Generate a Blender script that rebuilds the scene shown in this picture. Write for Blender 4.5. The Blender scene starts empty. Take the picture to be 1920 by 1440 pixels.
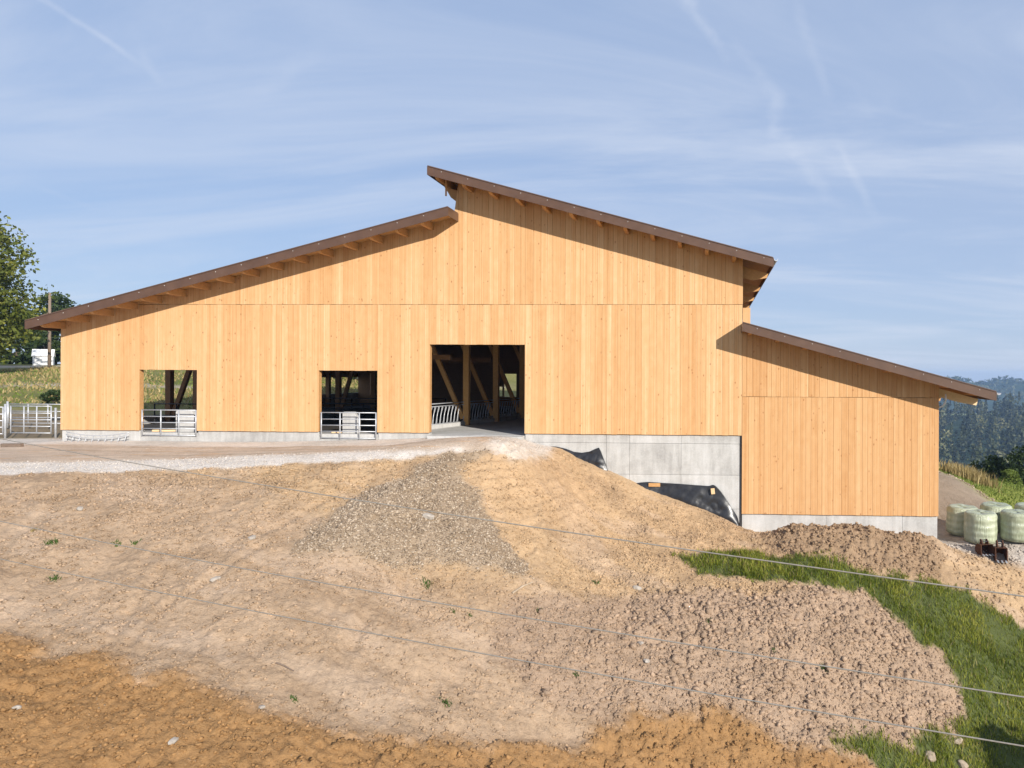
import bpy, math, random
import numpy as np
from mathutils import Vector, Matrix

random.seed(7)
rng = np.random.default_rng(7)
scene = bpy.context.scene
COL = scene.collection
R = math.radians

# ------------------------------------------------------------------ camera
cam_data = bpy.data.cameras.new('camera')
cam = bpy.data.objects.new('camera', cam_data)
COL.objects.link(cam)
scene.camera = cam
cam_data.sensor_fit = 'HORIZONTAL'
cam_data.sensor_width = 36.0
cam_data.lens = 1340.0 / 1920.0 * 36.0
cam_data.shift_x = -(1270.0 - 960.0) / 1920.0
cam_data.shift_y = -(720.0 - 700.0) / 1920.0
cam_data.clip_start = 0.1
cam_data.clip_end = 9000.0
_yaw, _roll = R(2.6), R(0.26)
_f = Vector((-math.sin(_yaw), math.cos(_yaw), 0)); _r = Vector((math.cos(_yaw), math.sin(_yaw), 0)); _u = Vector((0, 0, 1))
_r2 = _r * math.cos(_roll) + _u * math.sin(_roll); _u2 = _u * math.cos(_roll) - _r * math.sin(_roll)
cam.matrix_world = Matrix(((_r2.x, _u2.x, -_f.x, 0.0), (_r2.y, _u2.y, -_f.y, -32.0), (_r2.z, _u2.z, -_f.z, 2.86), (0, 0, 0, 1)))

# ------------------------------------------------------------------ light
SUN_EL, SUN_AZ = 23.0, 41.0          # azimuth measured from the wall normal towards the right
to_sun = Vector((math.sin(R(SUN_AZ)) * math.cos(R(SUN_EL)), -math.cos(R(SUN_AZ)) * math.cos(R(SUN_EL)), math.sin(R(SUN_EL))))
sd = bpy.data.lights.new('sun', 'SUN')
sd.energy = 4.6; sd.angle = R(0.53); sd.color = (1.0, 0.945, 0.86)
sun = bpy.data.objects.new('sun', sd); COL.objects.link(sun)
sun.rotation_euler = to_sun.to_track_quat('Z', 'Y').to_euler()
sun.location = (20, -40, 30)

scene.view_settings.view_transform = 'Standard'
scene.view_settings.look = 'None'
scene.view_settings.gamma = 1.0
scene.view_settings.use_curve_mapping = False
scene.view_settings.exposure = 0.45
scene.cycles.max_bounces = 6
scene.cycles.diffuse_bounces = 3
scene.cycles.transparent_max_bounces = 6
scene.render.resolution_x, scene.render.resolution_y = 1024, 768

world = bpy.data.worlds.new('World'); scene.world = world; world.use_nodes = True
SKY_STRENGTH = 0.105


class NT:
    """small helper around a node tree"""
    def __init__(s, tree):
        s.t = tree; s.n = tree.nodes; s.l = tree.links
    def node(s, kind, **kw):
        nd = s.n.new(kind)
        for k, v in kw.items():
            if k == 'inp':
                for key, val in v.items():
                    sock = nd.inputs[key]
                    if hasattr(val, 'is_output'):
                        s.l.new(val, sock)
                    else:
                        sock.default_value = val
            else:
                setattr(nd, k, v)
        return nd
    def math(s, op, a, b=0.0, c=0.0, clamp=False):
        nd = s.n.new('ShaderNodeMath'); nd.operation = op; nd.use_clamp = clamp
        for i, v in enumerate((a, b, c)):
            if hasattr(v, 'is_output'): s.l.new(v, nd.inputs[i])
            else: nd.inputs[i].default_value = v
        return nd.outputs[0]
    def vmath(s, op, a, b=None, scale=None):
        nd = s.n.new('ShaderNodeVectorMath'); nd.operation = op
        for i, v in enumerate((a, b)):
            if v is None: continue
            if hasattr(v, 'is_output'): s.l.new(v, nd.inputs[i])
            else: nd.inputs[i].default_value = v
        if scale is not None: nd.inputs['Scale'].default_value = scale
        return nd.outputs[1] if op in ('DOT_PRODUCT', 'LENGTH') else nd.outputs[0]
    def mix(s, fac, a, b, blend='MIX'):
        nd = s.n.new('ShaderNodeMix'); nd.data_type = 'RGBA'; nd.blend_type = blend
        for sock, v in ((nd.inputs['Factor'], fac), (nd.inputs['A'], a), (nd.inputs['B'], b)):
            pass
        fs = [i for i in nd.inputs if i.name == 'Factor' and i.type == 'VALUE'][0]
        as_ = [i for i in nd.inputs if i.name == 'A' and i.type == 'RGBA'][0]
        bs = [i for i in nd.inputs if i.name == 'B' and i.type == 'RGBA'][0]
        for sock, v in ((fs, fac), (as_, a), (bs, b)):
            if hasattr(v, 'is_output'): s.l.new(v, sock)
            else: sock.default_value = v if not isinstance(v, tuple) or len(v) == 4 else (*v, 1.0)
        return [o for o in nd.outputs if o.type == 'RGBA'][0]
    def ramp(s, fac, stops, interp='LINEAR'):
        nd = s.n.new('ShaderNodeValToRGB'); cr = nd.color_ramp; cr.interpolation = interp
        while len(cr.elements) < len(stops): cr.elements.new(0.5)
        for e, (p, c) in zip(cr.elements, stops):
            e.position = p; e.color = (*c, 1.0) if len(c) == 3 else c
        s.l.new(fac, nd.inputs[0]); return nd.outputs[0]
    def noise(s, vec, scale, detail=3.0, rough=0.55, dist=0.0):
        nd = s.n.new('ShaderNodeTexNoise')
        nd.inputs['Scale'].default_value = scale; nd.inputs['Detail'].default_value = detail
        nd.inputs['Roughness'].default_value = rough; nd.inputs['Distortion'].default_value = dist
        if vec is not None: s.l.new(vec, nd.inputs['Vector'])
        return nd.outputs[0]
    def smooth(s, v, lo, hi):
        nd = s.n.new('ShaderNodeMapRange'); nd.interpolation_type = 'SMOOTHSTEP'
        s.l.new(v, nd.inputs[0]); nd.inputs[1].default_value = lo; nd.inputs[2].default_value = hi
        return nd.outputs[0]


def build_world():
    t = NT(world.node_tree); t.n.clear()
    out = t.node('ShaderNodeOutputWorld'); bg = t.node('ShaderNodeBackground')
    t.l.new(bg.outputs[0], out.inputs[0]); bg.inputs[1].default_value = SKY_STRENGTH
    sky = t.node('ShaderNodeTexSky', sky_type='NISHITA')
    sky.sun_disc = False; sky.sun_elevation = R(SUN_EL); sky.sun_rotation = R(180.0 - SUN_AZ)
    sky.altitude = 600; sky.air_density = 1.0; sky.dust_density = 0.35; sky.ozone_density = 2.2
    d = t.node('ShaderNodeTexCoord').outputs['Generated']
    sep = t.node('ShaderNodeSeparateXYZ', inp={0: d})
    # thin cirrus: noise on a flat layer high above, drawn out sideways
    zz = t.math('ADD', t.math('MAXIMUM', sep.outputs[2], 0.0), 0.16)
    comb = t.node('ShaderNodeCombineXYZ', inp={0: t.math('DIVIDE', sep.outputs[0], zz), 1: t.math('DIVIDE', sep.outputs[1], zz)})
    p = t.node('ShaderNodeMapping', inp={'Vector': comb.outputs[0], 'Rotation': (0, 0, R(8)), 'Scale': (0.32, 1.0, 1.0), 'Location': (3.1, 1.7, 0)}).outputs[0]
    n1 = t.noise(p, 1.5, 7.0, 0.6, 0.9)
    n2 = t.noise(p, 4.0, 5.0, 0.6, 1.2)
    veil = t.math('ADD', t.smooth(n1, 0.36, 0.74), t.math('MULTIPLY', t.math('SUBTRACT', n2, 0.5), 0.22), clamp=True)
    # broad milky veil, thicker to the right of the view
    right = t.smooth(sep.outputs[0], -0.5, 0.45)
    veil = t.math('MULTIPLY', veil, t.math('ADD', 0.55, t.math('MULTIPLY', right, 0.05)))
    base = t.math('ADD', veil, t.math('MULTIPLY', right, 0.16))
    # vapour trails as bands on great circles: (direction a, direction b, half width, strength)
    trails = TRAILS
    wob = t.math('SUBTRACT', t.noise(d, 14.0, 4.0, 0.6), 0.5)
    frag = t.smooth(t.noise(d, 22.0, 4.0, 0.65), 0.30, 0.62)
    acc = base
    for a, b, w, st in trails:
        a = Vector(a).normalized(); b = Vector(b).normalized(); n = a.cross(b).normalized(); mid = ((a + b) * 0.5)
        tg = (b - a); half = tg.length * 0.5; tg.normalize()
        dist = t.math('ABSOLUTE', t.math('ADD', t.vmath('DOT_PRODUCT', d, tuple(n)), t.math('MULTIPLY', wob, w * 2.2)))
        m = t.math('SUBTRACT', 1.0, t.smooth(dist, 0.0, w))
        al = t.math('ABSOLUTE', t.math('SUBTRACT', t.vmath('DOT_PRODUCT', d, tuple(tg)), mid.dot(tg)))
        m = t.math('MULTIPLY', m, t.math('SUBTRACT', 1.0, t.smooth(al, half * 0.45, half * 1.25)))
        m = t.math('MULTIPLY', m, t.math('MULTIPLY', t.math('ADD', 0.35, t.math('MULTIPLY', frag, 0.65)), st))
        acc = t.math('ADD', acc, m)
    acc = t.math('MINIMUM', acc, 0.9)
    air = t.mix(0.80, sky.outputs[0], (2.65, 3.5, 5.25))          # even pale-blue summer haze over the whole dome
    col = t.mix(acc, air, CLOUD_COL)
    t.l.new(col, bg.inputs[0])


def _dir(px, py):
    v = _f + _r2 * ((px - 1270.0) / 1340.0) + _u2 * ((700.0 - py) / 1340.0)
    return tuple(v.normalized())


CLOUD_COL = (4.7, 5.2, 6.2)
TRAILS = [(_dir(20, -40), _dir(262, 118), 0.0050, 0.26), (_dir(262, 92), _dir(306, 160), 0.008, 0.12),
          (_dir(605, 88), _dir(465, 175), 0.013, 0.12),
          (_dir(1255, -40), _dir(1372, 115), 0.014, 0.26), (_dir(1370, 70), _dir(1470, 205), 0.014, 0.15),
          (_dir(1458, 170), _dir(1448, 265), 0.013, 0.16), (_dir(1440, 225), _dir(1575, 395), 0.014, 0.16),
          (_dir(1488, -20), _dir(1562, 200), 0.011, 0.12), (_dir(1552, 245), _dir(1645, 410), 0.010, 0.16),
          (_dir(1480, 180), _dir(1880, 250), 0.007, 0.06), (_dir(60, 345), _dir(190, 395), 0.004, 0.07)]
build_world()

# ------------------------------------------------------------------ materials
MATS = {}


def new_mat(name):
    m = bpy.data.materials.new(name); m.use_nodes = True
    t = NT(m.node_tree); t.n.clear()
    out = t.node('ShaderNodeOutputMaterial'); b = t.node('ShaderNodeBsdfPrincipled')
    t.l.new(b.outputs[0], out.inputs[0])
    MATS[name] = m
    return t, b


def setcol(t, b, v):
    if hasattr(v, 'is_output'): t.l.new(v, b.inputs['Base Color'])
    else: b.inputs['Base Color'].default_value = (*v, 1.0)


def bump(t, b, h, strength=0.4, dist=0.02):
    nd = t.node('ShaderNodeBump', inp={'Height': h, 'Strength': strength, 'Distance': dist})
    t.l.new(nd.outputs[0], b.inputs['Normal'])


def pos(t):
    return t.node('ShaderNodeNewGeometry').outputs['Position']


def mapped(t, vec, scale):
    return t.node('ShaderNodeMapping', inp={'Vector': vec, 'Scale': scale}).outputs[0]


def mat_siding(name, shift):
    t, b = new_mat(name)
    rnd = t.node('ShaderNodeObjectInfo').outputs['Random']
    p = pos(t)
    off = t.node('ShaderNodeCombineXYZ', inp={0: t.math('MULTIPLY', rnd, 57.0), 1: 0.0, 2: t.math('MULTIPLY', rnd, 91.0)}).outputs[0]
    q = t.vmath('ADD', p, off)
    grain = t.noise(mapped(t, q, (26.0, 1.0, 0.22)), 1.0, 4.0, 0.6, 0.3)
    strip = t.noise(mapped(t, q, (17.0, 1.0, 0.06)), 1.0, 3.0, 0.6, 0.0)
    blot = t.noise(mapped(t, q, (3.0, 1.0, 1.6)), 1.0, 3.0, 0.6, 0.5)
    tone = t.math('ADD', t.math('MULTIPLY', rnd, 0.16), t.math('ADD', t.math('MULTIPLY', strip, 0.64), t.math('MULTIPLY', grain, 0.34)))
    tone = t.math('ADD', tone, t.math('ADD', t.math('MULTIPLY', blot, 0.26), shift))
    col = t.ramp(tone, [(0.40, (0.45, 0.220, 0.082)), (0.60, (0.55, 0.310, 0.138)), (0.76, (0.61, 0.375, 0.185)), (0.94, (0.68, 0.475, 0.275))])
    vor = t.node('ShaderNodeTexVoronoi', inp={'Vector': mapped(t, q, (4.6, 0.0, 3.1)), 'Scale': 1.0, 'Randomness': 1.0})
    knot = t.math('SUBTRACT', 1.0, t.smooth(vor.outputs['Distance'], 0.07, 0.20))
    kn = t.math('MULTIPLY', knot, t.smooth(t.noise(mapped(t, q, (1.3, 1.0, 0.9)), 1.0, 1.0), 0.40, 0.58))
    col = t.mix(t.math('MULTIPLY', kn, 0.72), col, (0.30, 0.12, 0.04))
    setcol(t, b, col); b.inputs['Roughness'].default_value = 0.72
    b.inputs['Specular IOR Level'].default_value = 0.25
    bump(t, b, grain, 0.25, 0.004)


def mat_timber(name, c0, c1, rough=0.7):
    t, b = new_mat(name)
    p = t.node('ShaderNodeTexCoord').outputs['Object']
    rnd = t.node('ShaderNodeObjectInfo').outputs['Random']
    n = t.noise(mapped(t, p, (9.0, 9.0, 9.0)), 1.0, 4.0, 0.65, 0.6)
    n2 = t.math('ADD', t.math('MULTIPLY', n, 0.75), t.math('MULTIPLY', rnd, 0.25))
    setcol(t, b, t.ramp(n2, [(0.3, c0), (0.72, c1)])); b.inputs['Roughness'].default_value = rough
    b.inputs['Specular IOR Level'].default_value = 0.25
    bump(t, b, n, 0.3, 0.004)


def mat_noisy(name, c0, c1, scale, rough=0.8, detail=5.0, bs=0.3, bd=0.01, metallic=0.0, spec=0.3, lo=0.32, hi=0.7):
    t, b = new_mat(name)
    n = t.noise(pos(t), scale, detail, 0.62, 0.2)
    setcol(t, b, t.ramp(n, [(lo, c0), (hi, c1)]))
    b.inputs['Roughness'].default_value = rough; b.inputs['Metallic'].default_value = metallic
    b.inputs['Specular IOR Level'].default_value = spec
    if bs: bump(t, b, n, bs, bd)
    return t, b


def mat_concrete():
    t, b = new_mat('concrete')
    p = pos(t); rnd = t.node('ShaderNodeObjectInfo').outputs['Random']
    big = t.noise(p, 0.9, 5.0, 0.6, 0.4); fine = t.noise(p, 14.0, 4.0, 0.65)
    drip = t.noise(mapped(t, p, (5.0, 5.0, 0.5)), 1.0, 4.0, 0.6, 0.3)
    v = t.math('ADD', t.math('MULTIPLY', big, 0.45), t.math('ADD', t.math('MULTIPLY', fine, 0.2), t.math('MULTIPLY', drip, 0.35)))
    v = t.math('ADD', v, t.math('MULTIPLY', t.math('SUBTRACT', rnd, 0.5), 0.10))
    col = t.ramp(v, [(0.36, (0.31, 0.30, 0.285)), (0.52, (0.445, 0.435, 0.415)), (0.66, (0.54, 0.53, 0.515))])
    vor = t.node('ShaderNodeTexVoronoi', inp={'Vector': p, 'Scale': 3.2}).outputs['Distance']
    pit = t.math('SUBTRACT', 1.0, t.smooth(vor, 0.02, 0.06))
    col = t.mix(t.math('MULTIPLY', pit, 0.35), col, (0.2, 0.19, 0.18))
    setcol(t, b, col); b.inputs['Roughness'].default_value = 0.85
    bump(t, b, fine, 0.15, 0.004)


def mat_ground():
    t, b = new_mat('soil')
    att = t.node('ShaderNodeAttribute', attribute_name='tint').outputs['Color']
    p = pos(t)
    n1 = t.noise(p, 1.1, 5.0, 0.6, 0.4); n2 = t.noise(p, 8.0, 6.0, 0.72, 0.4); n3 = t.noise(p, 26.0, 5.0, 0.75)
    v = t.math('ADD', t.math('MULTIPLY', n1, 0.30), t.math('ADD', t.math('MULTIPLY', n2, 0.38), t.math('MULTIPLY', n3, 0.36)))
    g = t.ramp(v, [(0.36, (0.62, 0.59, 0.56)), (0.50, (1.0, 1.0, 1.0)), (0.66, (1.30, 1.31, 1.33))])
    col = t.mix(1.0, att, g, 'MULTIPLY')
    vor = t.node('ShaderNodeTexVoronoi', inp={'Vector': p, 'Scale': 11.0}).outputs['Distance']
    peb = t.math('MULTIPLY', t.math('SUBTRACT', 1.0, t.smooth(vor, 0.10, 0.24)), t.smooth(t.noise(p, 2.3, 3.0), 0.48, 0.66))
    col = t.mix(t.math('MULTIPLY', peb, 0.30), col, (0.52, 0.46, 0.38))
    setcol(t, b, col); b.inputs['Roughness'].default_value = 0.95
    b.inputs['Specular IOR Level'].default_value = 0.1
    h = t.math('ADD', t.math('MULTIPLY', n2, 0.6), t.math('ADD', t.math('MULTIPLY', n3, 0.35), t.math('MULTIPLY', peb, 0.25)))
    bump(t, b, h, 1.0, 0.085)


def mat_leaf(name, c0, c1, c2, trans=0.25):
    t, b = new_mat(name)
    rnd = t.node('ShaderNodeAttribute', attribute_name='rnd').outputs['Fac']
    setcol(t, b, t.ramp(rnd, [(0.0, c0), (0.55, c1), (1.0, c2)]))
    b.inputs['Roughness'].default_value = 0.6; b.inputs['Specular IOR Level'].default_value = 0.25
    b.inputs['Transmission Weight'].default_value = 0.0
    tr = t.node('ShaderNodeBsdfTranslucent')
    t.l.new(t.ramp(rnd, [(0.0, c1), (1.0, c2)]), tr.inputs[0])
    mx = t.node('ShaderNodeMixShader'); mx.inputs[0].default_value = trans
    t.l.new(b.outputs[0], mx.inputs[1]); t.l.new(tr.outputs[0], mx.inputs[2])
    out = [n for n in t.n if n.type == 'OUTPUT_MATERIAL'][0]
    t.l.new(mx.outputs[0], out.inputs[0])


mat_siding('spruce_siding', 0.0); mat_siding('annex_siding', -0.09); mat_concrete(); mat_ground()
mat_timber('timber', (0.42, 0.22, 0.085), (0.58, 0.34, 0.15))
mat_timber('timber_pale', (0.62, 0.42, 0.22), (0.76, 0.56, 0.34))
mat_timber('timber_lit', (0.60, 0.32, 0.105), (0.76, 0.45, 0.17))  # brighter timber: light put into the colour so posts in shade look lit
mat_timber('timber_old', (0.14, 0.10, 0.075), (0.24, 0.18, 0.135))
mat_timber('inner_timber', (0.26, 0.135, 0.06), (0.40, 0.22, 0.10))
mat_noisy('dark_floor_sheet', (0.035, 0.03, 0.026), (0.07, 0.058, 0.048), 3.0, 0.9)  # near-black colour so the inner floor reads as shaded
mat_noisy('membrane', (0.035, 0.02, 0.012), (0.06, 0.035, 0.02), 6.0, 0.9)
mat_noisy('sheathing', (0.44, 0.25, 0.10), (0.56, 0.34, 0.155), 5.0, 0.8)
mat_noisy('brown_metal', (0.088, 0.048, 0.031), (0.118, 0.066, 0.043), 1.6, 0.42, bs=0.08, bd=0.01, spec=0.4)
mat_noisy('roof_sheet', (0.10, 0.06, 0.045), (0.13, 0.08, 0.06), 1.0, 0.5, bs=0)
mat_noisy('zinc', (0.40, 0.41, 0.43), (0.56, 0.57, 0.59), 9.0, 0.42, bs=0.05, metallic=0.35, spec=0.5)
mat_noisy('dark_steel', (0.03, 0.03, 0.032), (0.06, 0.06, 0.065), 8.0, 0.5, bs=0)
mat_noisy('white_metal', (0.72, 0.71, 0.69), (0.82, 0.81, 0.79), 7.0, 0.4, bs=0)
mat_noisy('black_plastic', (0.012, 0.012, 0.014), (0.025, 0.025, 0.028), 4.0, 0.33, bs=0.25, bd=0.02, spec=0.5)

def mat_bale():
    t, b = new_mat('bale_wrap')
    p = t.node('ShaderNodeTexCoord').outputs['Object']; rnd = t.node('ShaderNodeObjectInfo').outputs['Random']
    n = t.noise(mapped(t, p, (3.0, 3.0, 1.2)), 1.0, 5.0, 0.6, 0.5)
    wr = t.noise(mapped(t, p, (16.0, 16.0, 1.6)), 1.0, 4.0, 0.6, 0.8)      # film pleats running up the side
    lay = t.node('ShaderNodeTexWave', inp={'Vector': p, 'Scale': 1.1, 'Distortion': 2.5, 'Detail': 3.0, 'Detail Scale': 1.5})
    lay.bands_direction = 'Z'
    v = t.math('ADD', t.math('MULTIPLY', n, 0.7), t.math('ADD', t.math('MULTIPLY', wr, 0.3), t.math('MULTIPLY', rnd, 0.12)))
    col = t.ramp(v, [(0.36, (0.28, 0.305, 0.19)), (0.55, (0.40, 0.43, 0.295)), (0.72, (0.49, 0.51, 0.375))])
    setcol(t, b, col); b.inputs['Roughness'].default_value = 0.28
    bump(t, b, t.math('ADD', wr, t.math('MULTIPLY', lay.outputs[1], 0.5)), 0.9, 0.05)
mat_bale()
mat_noisy('rust', (0.055, 0.025, 0.016), (0.15, 0.065, 0.035), 9.0, 0.8, bs=0.4)
mat_noisy('stone', (0.27, 0.235, 0.195), (0.46, 0.41, 0.355), 7.0, 0.9, bs=0.5, bd=0.03)
mat_noisy('boulder', (0.30, 0.23, 0.16), (0.46, 0.37, 0.27), 5.0, 0.9, bs=0.7, bd=0.04)
mat_noisy('white_wall', (0.66, 0.65, 0.63), (0.76, 0.75, 0.73), 2.0, 0.8, bs=0.05)
mat_noisy('tile_roof', (0.16, 0.075, 0.05), (0.24, 0.12, 0.08), 3.0, 0.8, bs=0.2)
mat_noisy('bark', (0.055, 0.04, 0.028), (0.13, 0.10, 0.07), 6.0, 0.9, bs=0.7, bd=0.05)
mat_noisy('rope', (0.24, 0.215, 0.185), (0.34, 0.31, 0.27), 30.0, 0.9, bs=0, spec=0.05)
mat_noisy('window_dark', (0.02, 0.02, 0.025), (0.03, 0.03, 0.035), 2.0, 0.2, bs=0)
mat_noisy('far_forest', (0.022, 0.038, 0.022), (0.055, 0.080, 0.038), 0.05, 0.95, bs=0.6, bd=6.0, spec=0.05)
mat_leaf('leaf_tree', (0.036, 0.054, 0.008), (0.115, 0.135, 0.020), (0.28, 0.27, 0.055))
mat_leaf('leaf_dark', (0.018, 0.034, 0.010), (0.040, 0.066, 0.018), (0.085, 0.11, 0.034))
mat_leaf('leaf_bright', (0.09, 0.13, 0.02), (0.17, 0.22, 0.04), (0.26, 0.30, 0.07), 0.35)
mat_leaf('leaf_forest', (0.008, 0.014, 0.008), (0.060, 0.072, 0.028), (0.20, 0.19, 0.085), 0.05)
mat_leaf('grass_blade', (0.050, 0.078, 0.008), (0.155, 0.195, 0.020), (0.36, 0.35, 0.06), 0.35)
mat_leaf('weed_leaf', (0.035, 0.075, 0.012), (0.06, 0.11, 0.02), (0.10, 0.15, 0.03), 0.2)
mat_leaf('dry_grass', (0.22, 0.17, 0.07), (0.34, 0.26, 0.11), (0.46, 0.36, 0.17), 0.2)
mat_leaf('clod', (0.24, 0.165, 0.105), (0.35, 0.25, 0.165), (0.44, 0.33, 0.225), 0.0)
mat_leaf('clay_clod', (0.25, 0.135, 0.05), (0.34, 0.19, 0.075), (0.44, 0.27, 0.12), 0.0)
mat_leaf('gravel', (0.185, 0.135, 0.090), (0.30, 0.228, 0.160), (0.47, 0.38, 0.285), 0.0)
mat_leaf('white_gravel', (0.40, 0.35, 0.295), (0.51, 0.455, 0.395), (0.62, 0.565, 0.505), 0.0)


# ------------------------------------------------------------------ mesh helpers
class MB:
    def __init__(s): s.v = []; s.f = []
    def box(s, x0, x1, y0, y1, z0, z1):
        i = len(s.v)
        s.v += [(x0, y0, z0), (x1, y0, z0), (x1, y1, z0), (x0, y1, z0), (x0, y0, z1), (x1, y0, z1), (x1, y1, z1), (x0, y1, z1)]
        s.f += [(i, i+3, i+2, i+1), (i+4, i+5, i+6, i+7), (i, i+1, i+5, i+4), (i+1, i+2, i+6, i+5), (i+2, i+3, i+7, i+6), (i+3, i, i+4, i+7)]
        return s
    def prism(s, pts, axis, a, b):
        """polygon pts extruded along axis from a to b (axis 'y': pts are (x,z); axis 'x': pts are (y,z))"""
        i = len(s.v); n = len(pts)
        mk = (lambda p, c: (p[0], c, p[1])) if axis == 'y' else ((lambda p, c: (c, p[0], p[1])) if axis == 'x' else (lambda p, c: (p[0], p[1], c)))
        s.v += [mk(p, a) for p in pts] + [mk(p, b) for p in pts]
        s.f.append(tuple(range(i, i+n))); s.f.append(tuple(range(i+2*n-1, i+n-1, -1)))
        for k in range(n):
            m = (k+1) % n
            s.f.append((i+k, i+n+k, i+n+m, i+m))
        return s
    def tube(s, pts, r, n=8, cap=True):
        pts = [Vector(p) for p in pts]
        rs = r if isinstance(r, (list, tuple)) else [r] * len(pts)
        i0 = len(s.v); prev = None
        for k, p in enumerate(pts):
            d = (pts[min(k+1, len(pts)-1)] - pts[max(k-1, 0)]).normalized()
            ref = Vector((0, 0, 1)) if abs(d.z) < 0.9 else Vector((1, 0, 0))
            if prev is not None: u = (prev - d * prev.dot(d)).normalized()
            else: u = d.cross(ref).normalized()
            prev = u; w = d.cross(u)
            for j in range(n):
                a = 2 * math.pi * j / n
                s.v.append(tuple(p + (u * math.cos(a) + w * math.sin(a)) * rs[k]))
        for k in range(len(pts) - 1):
            for j in range(n):
                a = i0 + k*n + j; b = i0 + k*n + (j+1) % n
                s.f.append((a, b, b+n, a+n))
        if cap:
            s.f.append(tuple(range(i0+n-1, i0-1, -1))); s.f.append(tuple(range(i0+(len(pts)-1)*n, i0+len(pts)*n)))
        return s
    def beam(s, a, b, w, h):
        """rectangular bar from a to b"""
        a = Vector(a); b = Vector(b); d = (b - a).normalized()
        ref = Vector((0, 1, 0)) if abs(d.y) < 0.9 else Vector((1, 0, 0))
        u = d.cross(ref).normalized(); v = d.cross(u)
        i = len(s.v)
        for p in (a, b):
            for su, sv in ((-1, -1), (1, -1), (1, 1), (-1, 1)):
                s.v.append(tuple(p + u * (su * w / 2) + v * (sv * h / 2)))
        s.f += [(i, i+3, i+2, i+1), (i+4, i+5, i+6, i+7)] + [(i+k, i+(k+1) % 4, i+4+(k+1) % 4, i+4+k) for k in range(4)]
        return s
    def build(s, name, mat, parent=None, smooth=False, bevel=0.0):
        me = bpy.data.meshes.new(name); me.from_pydata(s.v, [], s.f); me.update()
        o = bpy.data.objects.new(name, me); COL.objects.link(o)
        if mat: me.materials.append(MATS[mat])
        if parent is not None: o.parent = parent
        fix_normals(me)
        if smooth: me.shade_smooth()
        if bevel:
            m = o.modifiers.new('bevel', 'BEVEL'); m.width = bevel; m.segments = 2; m.limit_method = 'ANGLE'
        return o


def fix_normals(me):
    import bmesh
    bm = bmesh.new(); bm.from_mesh(me); bmesh.ops.recalc_face_normals(bm, faces=bm.faces); bm.to_mesh(me); bm.free()


def np_mesh(name, V, F, mat, parent=None, smooth=False, attrs=None):
    """fast mesh from numpy arrays; F is (n,3) or (n,4)"""
    me = bpy.data.meshes.new(name); k = F.shape[1]
    me.vertices.add(len(V)); me.vertices.foreach_set('co', np.ascontiguousarray(V, np.float32).ravel())
    me.loops.add(F.size); me.loops.foreach_set('vertex_index', np.ascontiguousarray(F, np.int32).ravel())
    me.polygons.add(len(F)); me.polygons.foreach_set('loop_start', np.arange(0, F.size, k, dtype=np.int32))
    me.update(calc_edges=True)
    for an, (kind, data) in (attrs or {}).items():
        if kind == 'COLOR':
            a = me.attributes.new(an, 'FLOAT_COLOR', 'POINT'); a.data.foreach_set('color', np.ascontiguousarray(data, np.float32).ravel())
        else:
            a = me.attributes.new(an, 'FLOAT', 'POINT'); a.data.foreach_set('value', np.ascontiguousarray(data, np.float32).ravel())
    me.materials.append(MATS[mat])
    if smooth: me.shade_smooth()
    o = bpy.data.objects.new(name, me); COL.objects.link(o)
    if parent is not None: o.parent = parent
    return o


def tag(o, label=None, cat=None, group=None, kind=None):
    if label: o['label'] = label
    if cat: o['category'] = cat
    if group: o['group'] = group
    if kind: o['kind'] = kind
    return o


def empty(name, loc=(0, 0, 0), rz=0.0):
    o = bpy.data.objects.new(name, None); COL.objects.link(o); o.location = loc; o.rotation_euler = (0, 0, rz)
    o.empty_display_size = 0.2
    return o


# ------------------------------------------------------------------ numpy noise
def _hash(ix, iy, seed):
    h = (ix.astype(np.int64) * 374761393 + iy.astype(np.int64) * 668265263 + seed * 974634777) & 0x7fffffff
    h = ((h ^ (h >> 13)) * 1274126177) & 0x7fffffff
    return (h ^ (h >> 16)) & 0x7fffffff


def vnoise(x, y, seed=0):
    ix = np.floor(x); iy = np.floor(y); fx = x - ix; fy = y - iy
    ix = ix.astype(np.int64); iy = iy.astype(np.int64)
    u = fx * fx * fx * (fx * (fx * 6 - 15) + 10); v = fy * fy * fy * (fy * (fy * 6 - 15) + 10)
    def g(a, b, dx, dy):
        ang = _hash(a, b, seed) / 0x7fffffff * 2 * np.pi
        return np.cos(ang) * dx + np.sin(ang) * dy
    n00 = g(ix, iy, fx, fy); n10 = g(ix+1, iy, fx-1, fy); n01 = g(ix, iy+1, fx, fy-1); n11 = g(ix+1, iy+1, fx-1, fy-1)
    return (n00 * (1-u) + n10 * u) * (1-v) + (n01 * (1-u) + n11 * u) * v


def fbm(x, y, oct=4, seed=0, gain=0.5):
    r = 0; a = 1.0
    for i in range(oct):
        r = r + a * vnoise(x * 2**i + 13.7*i, y * 2**i - 7.1*i, seed + i); a *= gain
    return r


def worley(x, y, seed=0):
    ix = np.floor(x).astype(np.int64); iy = np.floor(y).astype(np.int64)
    best = np.full(x.shape, 9.0)
    for dx in (-1, 0, 1):
        for dy in (-1, 0, 1):
            cx = ix + dx; cy = iy + dy
            px = cx + _hash(cx, cy, seed) / 0x7fffffff; py = cy + _hash(cx, cy, seed + 77) / 0x7fffffff
            best = np.minimum(best, (x - px)**2 + (y - py)**2)
    return np.sqrt(best)


def inside(x, y, poly):
    r = np.zeros(x.shape, bool); n = len(poly)
    for i in range(n):
        x0, y0 = poly[i]; x1, y1 = poly[(i+1) % n]
        if y0 == y1: continue
        c = ((y0 > y) != (y1 > y)) & (x < (x1-x0) * (y-y0) / (y1-y0) + x0)
        r ^= c
    return r


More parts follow.
